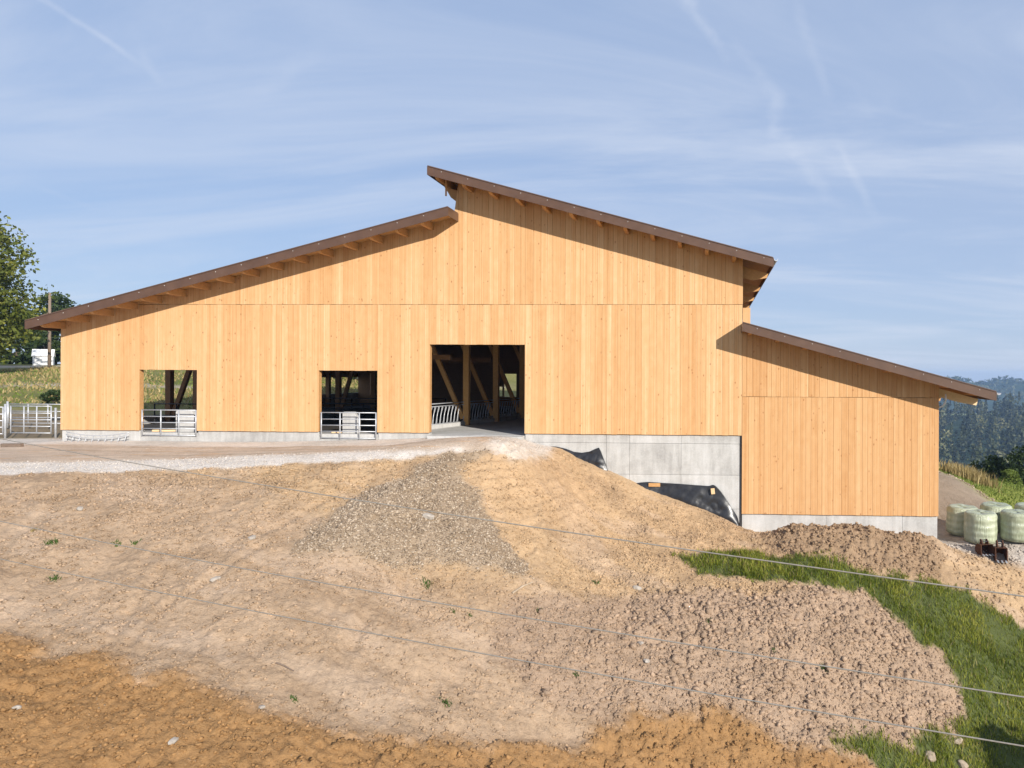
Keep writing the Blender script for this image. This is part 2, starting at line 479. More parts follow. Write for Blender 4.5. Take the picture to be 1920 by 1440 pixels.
def sstep(a, b, x):
    t = np.clip((x-a) / (b-a), 0, 1); return t*t*(3-2*t)

# ------------------------------------------------------------------ terrain (surveyed points in metres: x right, y away, z up; barn floor = 0)
CTRL = [(-38.00,-0.30,-0.45), (-30.00,-0.30,-0.42), (-22.00,-0.30,-0.40), (-14.00,-0.30,-0.20), (-10.50,-0.30,-0.03), (-8.60,-0.30,-0.08),
(-30.00,-5.00,-0.45), (-20.00,-4.00,-0.40), (-13.00,-3.00,-0.18), (-9.00,-2.00,-0.08), (-40.00,-6.00,-0.50), (-25.87,-10.47,-0.52),
(-22.80,-10.01,-0.50), (-20.39,-9.72,-0.48), (-18.47,-8.76,-0.45), (-15.86,-8.52,-0.40), (-13.60,-7.60,-0.33), (-11.63,-6.92,-0.28),
(-10.51,-6.36,-0.22), (-8.92,-5.80,-0.13), (-7.58,-4.84,-0.08), (-7.65,-0.25,-0.42), (-6.93,-0.25,-0.51), (-5.96,-0.25,-0.91), (-4.47,-0.25,-1.63),
(-3.32,-0.25,-2.12), (-2.37,-0.25,-2.49), (-1.18,-0.25,-2.92), (0.01,-0.25,-3.29), (1.38,-0.25,-3.93), (2.84,-0.25,-4.43), (4.71,-0.25,-4.17),
(6.34,-0.25,-4.14), (8.65,-0.25,-4.29), (10.01,-0.25,-4.60), (-18.83,-13.84,-1.48), (-15.35,-17.18,-2.99), (-12.17,-20.24,-3.99),
(-21.26,-15.45,-1.15), (-17.00,-18.76,-2.44), (-13.35,-21.59,-3.27), (-15.35,-12.68,-1.68), (-12.42,-16.35,-3.24), (-9.88,-19.54,-4.31),
(-11.04,-12.18,-2.34), (-9.40,-15.11,-3.63), (-8.25,-17.16,-4.55), (-7.59,-18.33,-4.90), (-6.36,-9.77,-3.38), (-5.59,-12.43,-4.55),
(-4.87,-14.90,-5.55), (-4.50,-16.19,-5.99), (-9.08,-10.99,-2.93), (-8.69,-8.07,-1.89), (-6.39,-6.26,-2.01), (-4.20,-3.96,-3.05), (-3.90,-7.15,-3.87),
(-2.90,-2.10,-2.97), (-1.55,-5.84,-3.98), (-1.44,-7.54,-4.46), (-1.29,-10.04,-5.35), (-1.16,-12.03,-6.10), (-1.04,-14.03,-7.08), (1.51,-3.20,-3.98),
(1.41,-5.11,-4.33), (3.76,-2.20,-3.41), (3.51,-4.21,-4.12), (3.25,-6.33,-4.64), (2.84,-9.65,-6.23), (2.59,-11.66,-7.37), (2.47,-12.67,-7.73),
(6.45,-1.88,-3.42), (6.03,-3.90,-4.58), (9.50,-1.24,-4.06), (8.91,-3.17,-4.94), (8.47,-4.59,-5.46), (7.54,-7.63,-6.95), (6.61,-10.68,-8.70),
(13.65,-0.35,-4.52), (12.78,-2.39,-5.73), (11.68,-4.94,-6.97), (10.81,-6.98,-8.06), (9.72,-9.54,-9.24), (11.34,-0.45,-4.60), (11.05,-1.27,-4.75),
(20.12,-0.05,-5.14), (16.89,-5.21,-7.73), (14.96,-8.30,-9.77), (-30.00,-27.00,-5.00), (-12.00,-28.00,-7.00), (0.00,-26.00,-8.30),
(14.00,-24.00,-10.50), (28.00,-18.00,-11.00), (-20.00,-40.00,-8.00), (0.00,-45.00,-12.00), (25.00,-40.00,-14.00), (-50.00,-20.00,-2.00),
(40.00,0.00,-7.00), (-35.00,4.00,-0.40), (-35.00,14.00,0.70), (-48.00,14.00,0.90), (-48.00,40.00,3.20), (-70.00,48.00,3.60), (-30.00,40.00,0.60),
(-60.00,0.00,-0.40), (-10.00,32.00,-0.30), (-10.00,45.00,0.50), (12.00,3.00,-4.50), (11.50,12.00,-3.10), (11.50,24.00,-3.00), (13.78,11.17,-3.19),
(14.37,9.69,-3.64), (15.03,8.22,-4.29), (21.12,17.01,-4.74), (18.48,10.88,-4.88), (18.22,15.88,-4.24), (16.73,6.80,-4.85), (12.59,6.11,-4.07), (20,30,-6.6), (30,30,-7.6), (20,44,-9.5), (34,44,-10.5), (30,14,-5.4), (12,40,-6), (26,22,-6)]
CW = np.array(CTRL)


def tps_fit(Wp, lam=0.0002):
    n = len(Wp); P = Wp[:, :2] / 20; d = np.linalg.norm(P[:, None] - P[None], axis=2)
    K = np.where(d > 0, d*d*np.log(d + 1e-12), 0) + lam * np.eye(n)
    A = np.zeros((n+3, n+3)); A[:n, :n] = K; A[:n, n] = 1; A[:n, n+1:] = P; A[n:, :n] = A[:n, n:].T
    return np.linalg.solve(A, np.r_[Wp[:, 2], 0, 0, 0])


_co = tps_fit(CW)


def near_z(x, y):
    s = np.stack([x.ravel(), y.ravel()], 1) / 20; P = CW[:, :2] / 20; z = np.zeros(len(s))
    for i in range(len(P)):
        r2 = ((s - P[i])**2).sum(1); z += _co[i] * 0.5 * r2 * np.log(r2 + 1e-20)
    return (z + _co[-3] + s @ _co[-2:]).reshape(x.shape)


def far_z(x, y):
    zl = np.interp(y, [-400, -100, -45, 0, 14, 48, 75, 110, 300, 3000], [-40, -20, -8, -.5, .9, 3.5, 3.9, 2.5, -30, -95])
    zr = np.interp(y, [-400, -45, 0, 15, 40, 110, 260, 500, 3000], [-60, -13, -6, -4.8, -7.5, -22, -50, -80, -95])
    u = sstep(-25, 8, x)
    return zl * (1-u) + zr * u


def base_z(x, y):
    dx = np.maximum(np.maximum(-56 - x, x - 34), 0); dy = np.maximum(np.maximum(-42 - y, y - 44), 0)
    w = sstep(0, 26, np.hypot(dx, dy))
    return np.where(w < 1, near_z(np.clip(x, -90, 70), np.clip(y, -75, 80)), 0) * (1-w) + far_z(x, y) * w


def axis(lo, hi, step, far_lo, far_hi, g=1.085):
    a = list(np.arange(lo, hi, step)); s = step; v = a[-1]; rt = []
    while v < far_hi: s *= g; v += s; rt.append(v)
    s = step; v = a[0]; lt = []
    while v > far_lo: s *= g; v -= s; lt.append(v)
    return np.array(lt[::-1] + a + rt)


gx = axis(-25.0, 17.5, 0.055, -3000, 3000); gy = axis(-21.5, 0.4, 0.055, -500, 3000)
GX, GY = np.meshgrid(gx, gy)                       # rows follow y
NX, NY = len(gx), len(gy)
Z = base_z(GX, GY)

HEAP = [(-9.52,-5.82),(-10.2,-6.64),(-10.6,-7.52),(-11.36,-8.67),(-11.56,-10.02),(-11.79,-11.27),(-11.8,-12.34),(-10.5,-12.02),(-9.74,-11.66),(-8.08,-10.64),(-6.19,-9.78),(-5.89,-9.3),(-6.95,-8.35),(-7.81,-7.65),(-8.46,-7.14),(-8.9,-6.64),(-8.56,-5.98),(-8.09,-5.54),(-8.94,-5.74)]
WHITE = [(-8.5,-5.0),(-7.9,-3.4),(-7.63,-1.2),(-7.05,-1.6),(-6.75,-3.2),(-7.0,-4.75),(-7.71,-5.48),(-8.4,-5.6)]
CLAY = [(-30,-19.5),(-22,-18.6),(-17.97,-18.0),(-16.23,-17.48),(-15.35,-17.18),(-14.7,-17.11),(-13.62,-17.42),(-12.92,-17.21),(-11.67,-17.29),(-11.3,-17.08),(-10.81,-17.62),(-10.04,-17.44),(-9.33,-17.29),(-8.75,-17.38),(-7.65,-17.41),(-7.23,-16.87),(-6.14,-16.66),(-5.2,-15.9),(-3.23,-14.65),(-2.83,-13.83),(-1.4,-12.82),(0.03,-12.14),(1.06,-12.17),(2.25,-12.04),(3.47,-11.8),(4.7,-11.61),(5.79,-11.94),(5.2,-15.46),(4,-40),(-40,-40)]
GRASS = [(-1.29,-5.19),(-0.56,-6.26),(0.02,-6.35),(1.36,-6.25),(3.26,-6.21),(5.28,-5.59),(6.0,-5.84),(7.04,-6.21),(7.19,-6.69),(7.91,-7.02),(8.08,-7.63),(8.27,-8.08),(8.24,-8.68),(7.88,-9.24),(6.88,-9.83),(5.78,-10.3),(4.88,-10.8),(3.67,-11.49),(4.1,-11.59),(5.01,-11.53),(5.96,-11.87),(5.4,-15.46),(4.2,-40),(60,-40),(60,-2),(20.12,-7.04),(14.81,-5.56),(11.88,-4.47),(10.74,-3.84),(9.59,-3.64),(7.58,-4.23),(6.58,-4.15),(4.72,-4.34),(2.49,-4.24),(1.06,-3.98)]
CLODS = [(-5.91,-10.77),(-3.93,-9.13),(-1.43,-7.68),(1.31,-7.11),(3.24,-6.41),(5.28,-5.61),(5.98,-5.9),(7.02,-6.27),(7.18,-6.73),(7.89,-7.08),(8.06,-7.67),(8.26,-8.12),(8.23,-8.7),(7.86,-9.28),(5.78,-10.32),(3.66,-11.53),(2.25,-12.04),(1.06,-12.17),(0.03,-12.14),(-1.4,-12.82),(-2.83,-13.83),(-4.51,-13.75),(-5.96,-12.67)]
MOUND = [(2.41,-2.6),(3.33,-2.0),(4.44,-1.6),(6.02,-1.3),(7.6,-0.9),(9.0,-1.1),(9.6,-1.8),(9.5,-2.7),(8.6,-3.86),(6.6,-4.09),(4.73,-4.28),(2.9,-4.18),(2.13,-3.41)]
SAND = [(-9.0,-6.14),(-6.96,-3.99),(-6.29,-2.11),(-4.88,-2.43),(-4.46,-4.91),(-5.91,-7.44),(-6.83,-8.13),(-7.96,-7.5)]
CREST = [(-60,-13),(-40,-11.5),(-25.89,-10.45),(-22.8,-10.01),(-20.41,-9.7),(-18.48,-8.75),(-15.86,-8.52),(-13.61,-7.59),(-11.64,-6.9),(-10.51,-6.35),(-9.47,-5.94),(-7.98,-5.59),(-7.0,-4.75),(-6.9,-2.29),(-7.1,0.3)]
STRIP = [(-60,-9.2),(-40,-8.7),(-28.63,-8.17),(-25.07,-7.83),(-22.38,-7.55),(-19.84,-7.03),(-17.15,-6.61),(-14.21,-6.42),(-11.95,-6.16),(-10.68,-5.84),(-9.55,-5.6)]
ROAD = CREST + [(-8.0,0.4),(-30.2,0.4),(-31.5,1.5),(-60,1.5)]
PAD = [(10.0,-0.9),(11.5,-1.15),(13.0,-1.5),(16,-1.8),(30,-1.5),(30,4),(20,5.0),(18,6.2),(16.6,8.5),(15.8,10.5),(15.0,14),(13.5,24),(8.0,24),(9.9,0.3)]

wx = GX + 0.22*fbm(GX*1.1, GY*1.1, 4, 21, .6); wy = GY + 0.22*fbm(GX*1.1+40, GY*1.1, 4, 22, .6)
wx2 = GX + 0.5*fbm(GX*0.8, GY*0.8, 5, 23, .62); wy2 = GY + 0.5*fbm(GX*0.8+40, GY*0.8, 5, 24, .62)


def soft(m, k, reps=2):
    a = m.astype(np.float32)
    for _ in range(reps):
        for ax in (0, 1):
            pad = [(0, 0), (0, 0)]; pad[ax] = (k+1, k)
            c = np.cumsum(np.pad(a, pad, 'edge'), axis=ax)
            n = a.shape[ax]
            a = (np.take(c, np.arange(2*k+1, 2*k+1+n), ax) - np.take(c, np.arange(0, n), ax)) / (2*k+1)
    return a


REG = np.zeros(GX.shape, np.int8)                  # 0 soil, 1 road, 2 heap, 3 clod mound, 4 mound, 5 clay, 6 grass, 7 meadow
mk = {}
for nm, poly, warp in (('road', ROAD, 1), ('heap', HEAP, 2), ('clods', CLODS, 2), ('mound', MOUND, 1), ('clay', CLAY, 2), ('grass', GRASS, 2), ('white', WHITE, 2), ('sand', SAND, 2), ('pad', PAD, 1)):
    mk[nm] = inside(wx if warp == 1 else wx2, wy if warp == 1 else wy2, poly)
mk['road'] &= ~mk['heap']
mk['clods'] &= ~mk['clay']; mk['grass'] &= ~(mk['clods'] | mk['clay'])
mk['mound'] &= ~mk['grass']
stripw = mk['road'] & (GY + 0.35*fbm(GX*0.9, GY*0.9, 4, 31, .6) < np.interp(GX, [p[0] for p in STRIP], [p[1] for p in STRIP])) & (GX < -9.2)
wallw = mk['road'] & (GY + 0.5*fbm(GX*0.6, GY*0.9, 4, 33, .6) > -1.6 - 0.05*(GX+30))
far_meadow = (GY > np.where(GX < -14, 1.6, 4.5)) & ~mk['pad'] & ~mk['road'] & ((GX < -31) | (GX > 10.2) | (GY > 28.5))
dist_out = np.maximum(np.maximum(-45 - GX, GX - 26), np.maximum(-40 - GY, 0))
far_meadow |= (dist_out > 0) & ~mk['road'] & ~mk['grass'] & ~mk['clay']
for nm, k in (('road', 1), ('heap', 2), ('clods', 3), ('mound', 4), ('clay', 5), ('grass', 6)): REG[mk[nm]] = k
REG[far_meadow] = 7

fine = sstep(26, 18, np.maximum(np.abs(GX + 3.7) - 3, np.abs(GY + 10.5) + 4))
s_road = soft(mk['road'], 6); s_heap = soft(mk['heap'], 13); s_clod = soft(mk['clods'], 16) * (0.22 + 0.78*sstep(-4.5, 2.5, GX + 1.2*fbm(GX*.4, GY*.4, 3, 91))); s_clay = soft(mk['clay'], 3)
s_mound = soft(mk['mound'], 6); s_grass = soft(mk['grass'], 4); s_sand = soft(mk['sand'], 10)
s_soil = np.clip(1 - s_road - s_heap - s_clod - s_clay - s_grass, 0, 1)
w1 = worley(GX/0.36 + 0.3*vnoise(GX*3, GY*3, 5), GY/0.36, 41); w2 = worley(GX/0.17, GY/0.17, 42); w3 = worley(GX/0.62, GY/0.62, 43)
big = fbm(GX*0.45, GY*0.45, 4, 51); mid = fbm(GX*1.3, GY*1.3, 4, 52, .55); sml = fbm(GX*5.0, GY*5.0, 3, 53, .6)
def billow(x, y, seed, o=3):
    r = 0; a = 1.0
    for i in range(o):
        r = r + a*(1.6*np.abs(vnoise(x*2**i + 3.1*i, y*2**i + 5.7*i, seed+i)) - 0.36); a *= 0.55
    return r
qx = GX + 0.10*vnoise(GX*4, GY*4, 66) + 0.2*mid; qy = GY + 0.10*vnoise(GX*4+9, GY*4, 67) + 0.2*big
b1 = billow(qx*2.2, qy*2.2, 101); b2 = billow(qx*6.0, qy*6.0, 105, 2)
det = s_soil * (0.14*big + 0.075*mid + 0.028*sml + 0.045*b2*sstep(-.35, .4, mid+0.4*big) + 0.015*b2)
# shallow diagonal gullies washed down the bank
gul = fbm(GX*1.6 + GY*0.55, GY*0.22 - GX*0.05, 3, 57, .55)
det += s_soil * 0.06*gul
rough = sstep(-0.25, 0.35, big + 0.5*vnoise(GX*0.9, GY*0.9, 58))
gr = np.random.default_rng(4)
for gk in range(16):                                # scrapes left by the digger bucket
    x0 = gr.uniform(-17, -1); y0 = np.interp(x0, [-17, -8, -1], [-12.5, -10.5, -7.5]) + gr.uniform(-3.5, 3); dx = gr.uniform(-.5, .35); ln = gr.uniform(.8, 2.6)
    if gk == 0: x0, y0, dx, ln = -12.2, -9.4, -.25, 2.8
    u = np.clip(((GX-x0)*dx - (GY-y0))/(1+dx*dx)/ln, 0, 1); dd = np.hypot(GX - x0 - dx*ln*u, GY - y0 + ln*u) + .05*mid
    wd = gr.uniform(.07, .16); det += s_soil * (-0.05*np.exp(-(dd/wd)**2) + 0.028*np.exp(-((dd-2.1*wd)/wd)**2))
det += s_clod * ((0.10 + 0.14*rough)*b1 + (0.06 + 0.06*rough)*b2 + 0.10*mid + 0.05*sml + 0.10)
det += s_mound * (0.14*b1 + 0.07*b2 + 0.08*mid + 0.03*sml)
det += s_clay * (0.11*b1*(0.4+rough) + 0.07*b2 + 0.11*mid + 0.045*sml + 0.10)
det += s_heap * (0.55 + 0.14*mid + 0.05*b1 + 0.035*(0.6-w2) + 0.02*sml) * np.clip(s_heap*1.3-0.2, 0, 1)
det += s_grass * (0.05*mid + 0.02*sml)
det += s_road * (0.02*mid + 0.008*sml)
det += soft(mk['white'], 8) * (0.10*np.clip(sstep(-6.3, -4, GY), 0, 1) + 0.05*sml)
det += s_sand * 0.05*np.sin((Z*1.0 + 0.14*vnoise(GX*0.7, GY*0.7, 61) + 0.05*vnoise(GX*2.5, GY*2.5, 63))*2*np.pi/0.30)*(0.6+0.8*vnoise(GX*0.7, GY*1.5, 62))
edge = sstep(0.05, -0.9, GY)                       # keep the soil line along the walls as surveyed
edge = np.where(GX > 10.3, 1.0, edge)
Z = Z + det * fine * (0.35 + 0.65*edge)
Z = np.where((GX > -30.1) & (GX < 1.6) & (GY > 0.08) & (GY < 28), np.minimum(Z, -0.75), Z)
Z = np.where((GX > 1.3) & (GX < 9.98) & (GY > 0.08) & (GY < 28), -5.4, Z)

T = {'soil': (0.412, 0.292, 0.192), 'soil2': (0.46, 0.315, 0.182), 'road': (0.52, 0.415, 0.32), 'white': (0.64, 0.585, 0.525), 'heap': (0.335, 0.255, 0.18), 'clods': (0.365, 0.258, 0.176),
     'mound': (0.31, 0.21, 0.13), 'clay': (0.335, 0.19, 0.082), 'grass': (0.09, 0.105, 0.035), 'meadow': (0.20, 0.185, 0.065), 'pad': (0.46, 0.40, 0.34), 'sand': (0.435, 0.29, 0.168)}
tint = np.zeros(GX.shape + (3,), np.float32); tint[:] = T['soil']


def paint(w, c):
    global tint
    tint = tint*(1-w[..., None]) + np.array(c, np.float32)*w[..., None]


up = sstep(-12.6, -10.4, GY + 0.22*(GX+8) * (GX < -8) - 0.35*np.clip(GX+8, 0, 20) + 1.2*big)        # the upper bank is the yellower subsoil
paint(np.clip(up, 0, 1) * 0.9, T['soil2'])
paint(sstep(.0, .35, fbm(GX*0.35, GY*0.7, 4, 71)) * 0.45, (0.33, 0.225, 0.14))
paint(sstep(.05, .4, fbm(GX*0.3+GY*.2, GY*0.9, 4, 72)) * 0.40, (0.48, 0.36, 0.26))
paint(s_sand*0.6, T['sand'])
paint(soft(mk['mound'], 3), T['mound'])
paint(soft(mk['clods'], 2), T['clods'])
paint(soft(mk['pad'], 3), T['pad'])
paint(soft(mk['pad'], 3) * sstep(2.5, 4.5, GY + .6*mid), (0.285, 0.22, 0.16))
paint(mk['road']*1.0, T['road'])
paint(mk['road']*sstep(.0, .35, fbm(GX*0.25, GY*1.1, 4, 73))*0.5, (0.40, 0.31, 0.235))
paint(mk['road']*sstep(.25, .4, fbm(GX*0.5, GY*2.2, 4, 75))*0.45, (0.50, 0.29, 0.14))
for ty in (-2.4, -4.2, -5.6):
    paint(mk['road'] * sstep(.22, .06, np.abs(GY - ty + .12*(GX+20)*.25 + .25*vnoise(GX*.3, GY*.3, 79))) * .35 * (GX < -9), (0.36, 0.28, 0.21))
paint(soft(stripw, 2), T['white']); paint(soft(wallw, 3)*0.75, T['white'])
paint(soft(mk['white'], 2)*(0.55 + 0.5*sml), (0.55, 0.495, 0.435))
paint(soft(mk['heap'], 2), T['heap'])
paint(soft(mk['heap'], 2) * sstep(-.05, .3, fbm(GX*.8, GY*.8, 4, 74) + .25*sstep(-9, -7, GY)) * .7, (0.27, 0.195, 0.125))
cs_ = soft(mk['clay'], 3); paint(np.clip(cs_ + .9*(sml*.5+.35*vnoise(GX*7, GY*7, 92))*4*cs_*(1-cs_), 0, 1), T['clay'])
paint(soft(mk['grass'], 1), T['grass'])
fm = soft(far_meadow, 2)
paint(fm, T['meadow'])
paint(fm * (GX > 5), (0.22, 0.235, 0.05))
paint(fm * sstep(0.0, .3, fbm(GX*0.12, GY*0.12, 4, 77)) * (GX < -5) * 0.7, (0.115, 0.135, 0.04))
# trodden soil between the yard gate and the meadow, a track up the meadow
yard = fm * (GX < -20) * sstep(12, 8, GY)
paint(yard*0.8, (0.24, 0.175, 0.125))
trk = np.abs(GY - (46 + 0.12*(GX+60))); paint((GX < -10) * sstep(2.2, 1.2, trk), (0.46, 0.38, 0.30))
trk = np.abs(GY - (24 + 0.25*(GX+40))); paint((GX < -30) * sstep(1.1, .5, trk) * 0.8, (0.46, 0.38, 0.30))


def ground_at(x, y):
    x = np.asarray(x, float); y = np.asarray(y, float)
    i = np.clip(np.searchsorted(gx, x) - 1, 0, NX-2); j = np.clip(np.searchsorted(gy, y) - 1, 0, NY-2)
    u = (x - gx[i])/(gx[i+1]-gx[i]); v = (y - gy[j])/(gy[j+1]-gy[j])
    return (Z[j, i]*(1-u) + Z[j, i+1]*u)*(1-v) + (Z[j+1, i]*(1-u) + Z[j+1, i+1]*u)*v


def reg_at(x, y):
    i = np.clip(np.searchsorted(gx, x) - 1, 0, NX-2); j = np.clip(np.searchsorted(gy, y) - 1, 0, NY-2)
    return REG[j, i]


def gz(x, y): return float(ground_at(np.array([x]), np.array([y]))[0])


idx = np.arange(NX*NY).reshape(NY, NX)
quads = np.stack([idx[:-1, :-1], idx[:-1, 1:], idx[1:, 1:], idx[1:, :-1]], -1).reshape(-1, 4)
qreg = REG[:-1, :-1].ravel()
VALL = np.stack([GX, GY, Z], -1).reshape(-1, 3).astype(np.float32)
TALL = np.concatenate([tint.reshape(-1, 3), np.ones((NX*NY, 1), np.float32)], 1)
SURF = {}
for k, nm in ((0, 'ground'), (1, 'gravel_road'), (2, 'gravel_heap'), (3, 'clod_mound'), (4, 'soil_mound'), (5, 'clay_ground'), (6, 'grass_bank'), (7, 'meadow')):
    q = quads[qreg == k]; used, inv = np.unique(q, return_inverse=True)
    SURF[nm] = np_mesh(nm, VALL[used], inv.reshape(-1, 4), 'soil', smooth=True, attrs={'tint': ('COLOR', TALL[used])})
for nm in ('ground', 'gravel_road', 'clay_ground', 'grass_bank', 'meadow'): tag(SURF[nm], kind='structure')
tag(SURF['gravel_heap'], 'heap of grey gravel spilled down the bank below the big doorway', 'gravel heap')
tag(SURF['clod_mound'], 'broad mound of pale lumpy soil in the right foreground beside the grass', 'soil mound')
tag(SURF['soil_mound'], 'brown soil mound piled against the concrete base of the lower annex', 'soil mound')


# ------------------------------------------------------------------ far hills
def hill(name, x0, x1, y0, y1, nx, ny, zf, mat):
    X, Y = np.meshgrid(np.linspace(x0, x1, nx), np.linspace(y0, y1, ny)); Zh = zf(X, Y)
    ii = np.arange(nx*ny).reshape(ny, nx)
    q = np.stack([ii[:-1, :-1], ii[:-1, 1:], ii[1:, 1:], ii[1:, :-1]], -1).reshape(-1, 4)
    o = np_mesh(name, np.stack([X, Y, Zh], -1).reshape(-1, 3), q, mat, smooth=True); tag(o, kind='structure'); return o


def forest_z(x, y):
    r = np.clip((y - 430) / 520, 0, 1); top = -49 - 0.05*np.clip(380 - x, -50, 250)
    return -84 + (top + 84) * r**0.85 * (1 - 0.0*r) - np.clip(y - 950, 0, 400)*0.35 + 5*fbm(x/70, y/70, 3, 81)


def far_hill_z(x, y):
    e = np.exp(-((y-2200)/330)**2)
    c = 69*np.exp(-((x-905)/92)**2) + 61*np.exp(-((x-742)/72)**2) + 50*np.exp(-((x-1300)/180)**2) + 62*np.exp(-((x-450)/200)**2)
    return -82 + np.minimum(c, 72) * e + 4.0*fbm(x/24, y/24, 3, 83) * e


hill('forest_hill', -60, 900, 430, 1150, 100, 80, forest_z, 'far_forest')
hill('distant_hill', -200, 2000, 1650, 2750, 260, 100, far_hill_z, 'far_forest')

# ------------------------------------------------------------------ the barn
barn = empty('timber_barn', (0, 0, 0))
tag(barn, 'new timber barn with vertical spruce boards, brown roof edges and concrete base', 'barn')
XL, XM, XR, XA = -30.23, -11.44, 1.46, 10.09
DEPTH = 28.0
OPEN = [(-26.43, -23.67, 2.92), (-17.91, -15.16, 2.915), (-12.74, -8.36, 4.125)]


def roof_l(x): return 5.12 + 0.2597 * (x + 30.5)
def roof_u(x): return 11.85 - 0.2696 * (x + 12.33)
def roof_a(x): return 5.04 - 0.273 * (x - 1.41)


def wall_top(x): return (roof_l(x) if x < XM else roof_u(x)) - 0.10


def splits(a, b, fixed=(), w0=0.19, w1=0.36):
    xs = [a]; stops = sorted([f for f in fixed if a < f < b] + [b])
    for s in stops:
        while s - xs[-1] > w1 * 1.5: xs.append(xs[-1] + random.uniform(w0, w1))
        if s - xs[-1] > w1: xs.append((xs[-1] + s) / 2)
        xs.append(s)
    return xs


def board_section(back, xs, zlo, ztop, y0, limit=None):
    for a, b in zip(xs[:-1], xs[1:]):
        mid = (a + b) / 2; lo = zlo
        for (o0, o1, oz) in OPEN:
            if back['main'] and o0 < mid < o1: lo = max(lo, oz)
        z0, z1 = ztop(a), ztop(b)
        if limit is not None: z0, z1 = min(z0, limit), min(z1, limit)
        if max(z0, z1) - lo < 0.06: continue
        z0 = max(z0, lo + 0.02); z1 = max(z1, lo + 0.02)
        g = 0.002; yy = y0 - random.uniform(0.0, 0.005); lo_j = lo + random.uniform(-0.006, 0.006) if lo > -99 else lo
        c = 0.0035
        m = MB(); i = 0
        front = [(a+g+c, yy, lo_j), (b-g-c, yy, lo_j), (b-g-c, yy, z1), (a+g+c, yy, z0)]
        rear = [(a+g, yy+0.008, lo_j), (b-g, yy+0.008, lo_j), (b-g, yy+0.008, z1), (a+g, yy+0.008, z0)]
        deep = [(p[0], y0 + 0.027, p[2]) for p in rear]
        m.v = front + rear + deep
        m.f = [(0, 1, 2, 3), (0, 4, 5, 1), (1, 5, 6, 2), (2, 6, 7, 3), (3, 7, 4, 0), (4, 8, 9, 5), (5, 9, 10, 6), (6, 10, 11, 7), (7, 11, 8, 4), (11, 10, 9, 8)]
        m.build('board', back['mat'], back['obj'])


def backing(name, xs, zlo, ztop, y0, y1, main, limit=None):
    m = MB()
    for a, b in zip(xs[:-1], xs[1:]):
        lo = zlo; mid = (a + b) / 2
        if main:
            for (o0, o1, oz) in OPEN:
                if o0 < mid < o1: lo = max(lo, oz)
        z0, z1 = ztop(a), ztop(b)
        if limit is not None: z0, z1 = min(z0, limit), min(z1, limit)
        if min(z0, z1) <= lo + 0.01: continue
        m.prism([(a, lo), (b, lo), (b, z1), (a, z0)], 'y', y0, y1)
    o = m.build(name, 'timber', barn)
    return {'obj': o, 'main': main, 'mat': 'spruce_siding' if 'annex' not in name else 'annex_siding'}


ofix = [v for o in OPEN for v in o[:2]]
cut = XL + (5.94 + 0.10 - roof_l(XL)) / 0.2597                       # where the upper row begins under the roof
lower = backing('lower_wall', sorted([XL + .01, cut, XM, XR - .02] + ofix), 0.12, wall_top, 0.004, 0.24, True, 5.90)
upper = backing('upper_wall', [cut + .05, XM, XR - .01], 5.98, wall_top, 0.004, 0.24, False)
board_section(lower, splits(XL, XR - 0.02, ofix + [XM]), 0.10, wall_top, -0.026, 5.932)
board_section(upper, splits(cut, XM, ()) [:-1] + splits(XM, XR, ()), 5.948, wall_top, -0.026)
ann_lo = backing('annex_lower_wall', [XR + .01, XA - .01], -3.37, lambda x: 1.80, 0.004, 0.24, False)
ann_up = backing('annex_upper_wall', [XR + .01, XA - .01], 1.87, lambda x: roof_a(x) - .10, 0.004, 0.24, False)
board_section(ann_lo, splits(XR - 0.015, XA), -3.39, lambda x: 1.823, -0.034)
board_section(ann_up, splits(XR - 0.015, XA), 1.838, lambda x: roof_a(x) - .10, -0.034)
m = MB().box(XR + .005, XR + .34, 0.05, 0.24, 4.2, 5.80); corner = m.build('corner_strip', 'spruce_siding', barn)

# side, rear and dividing walls
m = MB()
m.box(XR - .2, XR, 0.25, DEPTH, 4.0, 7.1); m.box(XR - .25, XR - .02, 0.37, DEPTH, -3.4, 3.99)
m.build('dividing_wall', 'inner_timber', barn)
m = MB().box(XA - .2, XA - .005, 0.25, DEPTH, -3.38, roof_a(XA) - .12); m.build('annex_side_wall', 'sheathing', barn)
m = MB()
m.box(XL, XL + .2, 14.0, DEPTH, 2.42, 4.95); m.box(XL, XL + .2, 1.2, 14.0, 3.75, 4.95)
m.build('side_header', 'sheathing', barn)
m = MB().box(XL, XL + .2, 1.2, DEPTH, -.8, 0.42); m.box(XL + .03, XL + .17, 14, DEPTH, .43, 1.1); m.build('side_curb', 'concrete', barn)
m = MB()
bx = [XL + .2, -29.0, -28.4, -18.15, -17.55, -17.42, -16.35, XM, XR - .25]
for a, b in zip(bx[:-1], bx[1:]):
    mid = (a + b) / 2; zt = wall_top
    lo = -.5
    if -29.0 < mid < -28.4: m.box(a, b, DEPTH-.2, DEPTH, -.5, .92); lo = 2.75
    elif -18.15 < mid < -17.55: m.box(a, b, DEPTH-.2, DEPTH, -.5, .84); lo = 1.66
    elif -17.42 < mid < -16.35: m.box(a, b, DEPTH-.2, DEPTH, -.5, .8); lo = 2.75
    m.prism([(a, lo), (b, lo), (b, zt(b) - .05), (a, zt(a) - .05)], 'y', DEPTH-.2, DEPTH)
m.prism([(XR, -3.4), (XA - .2, -3.4), (XA - .2, roof_a(XA - .2) - .15), (XR, roof_a(XR) - .15)], 'y', DEPTH-.2, DEPTH)
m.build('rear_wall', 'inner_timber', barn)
m = MB().box(XM - .08, XM + .08, .25, DEPTH - .21, roof_l(XM) - .1, roof_l(XM) + .35); m.build('clerestory_sill', 'timber', barn)

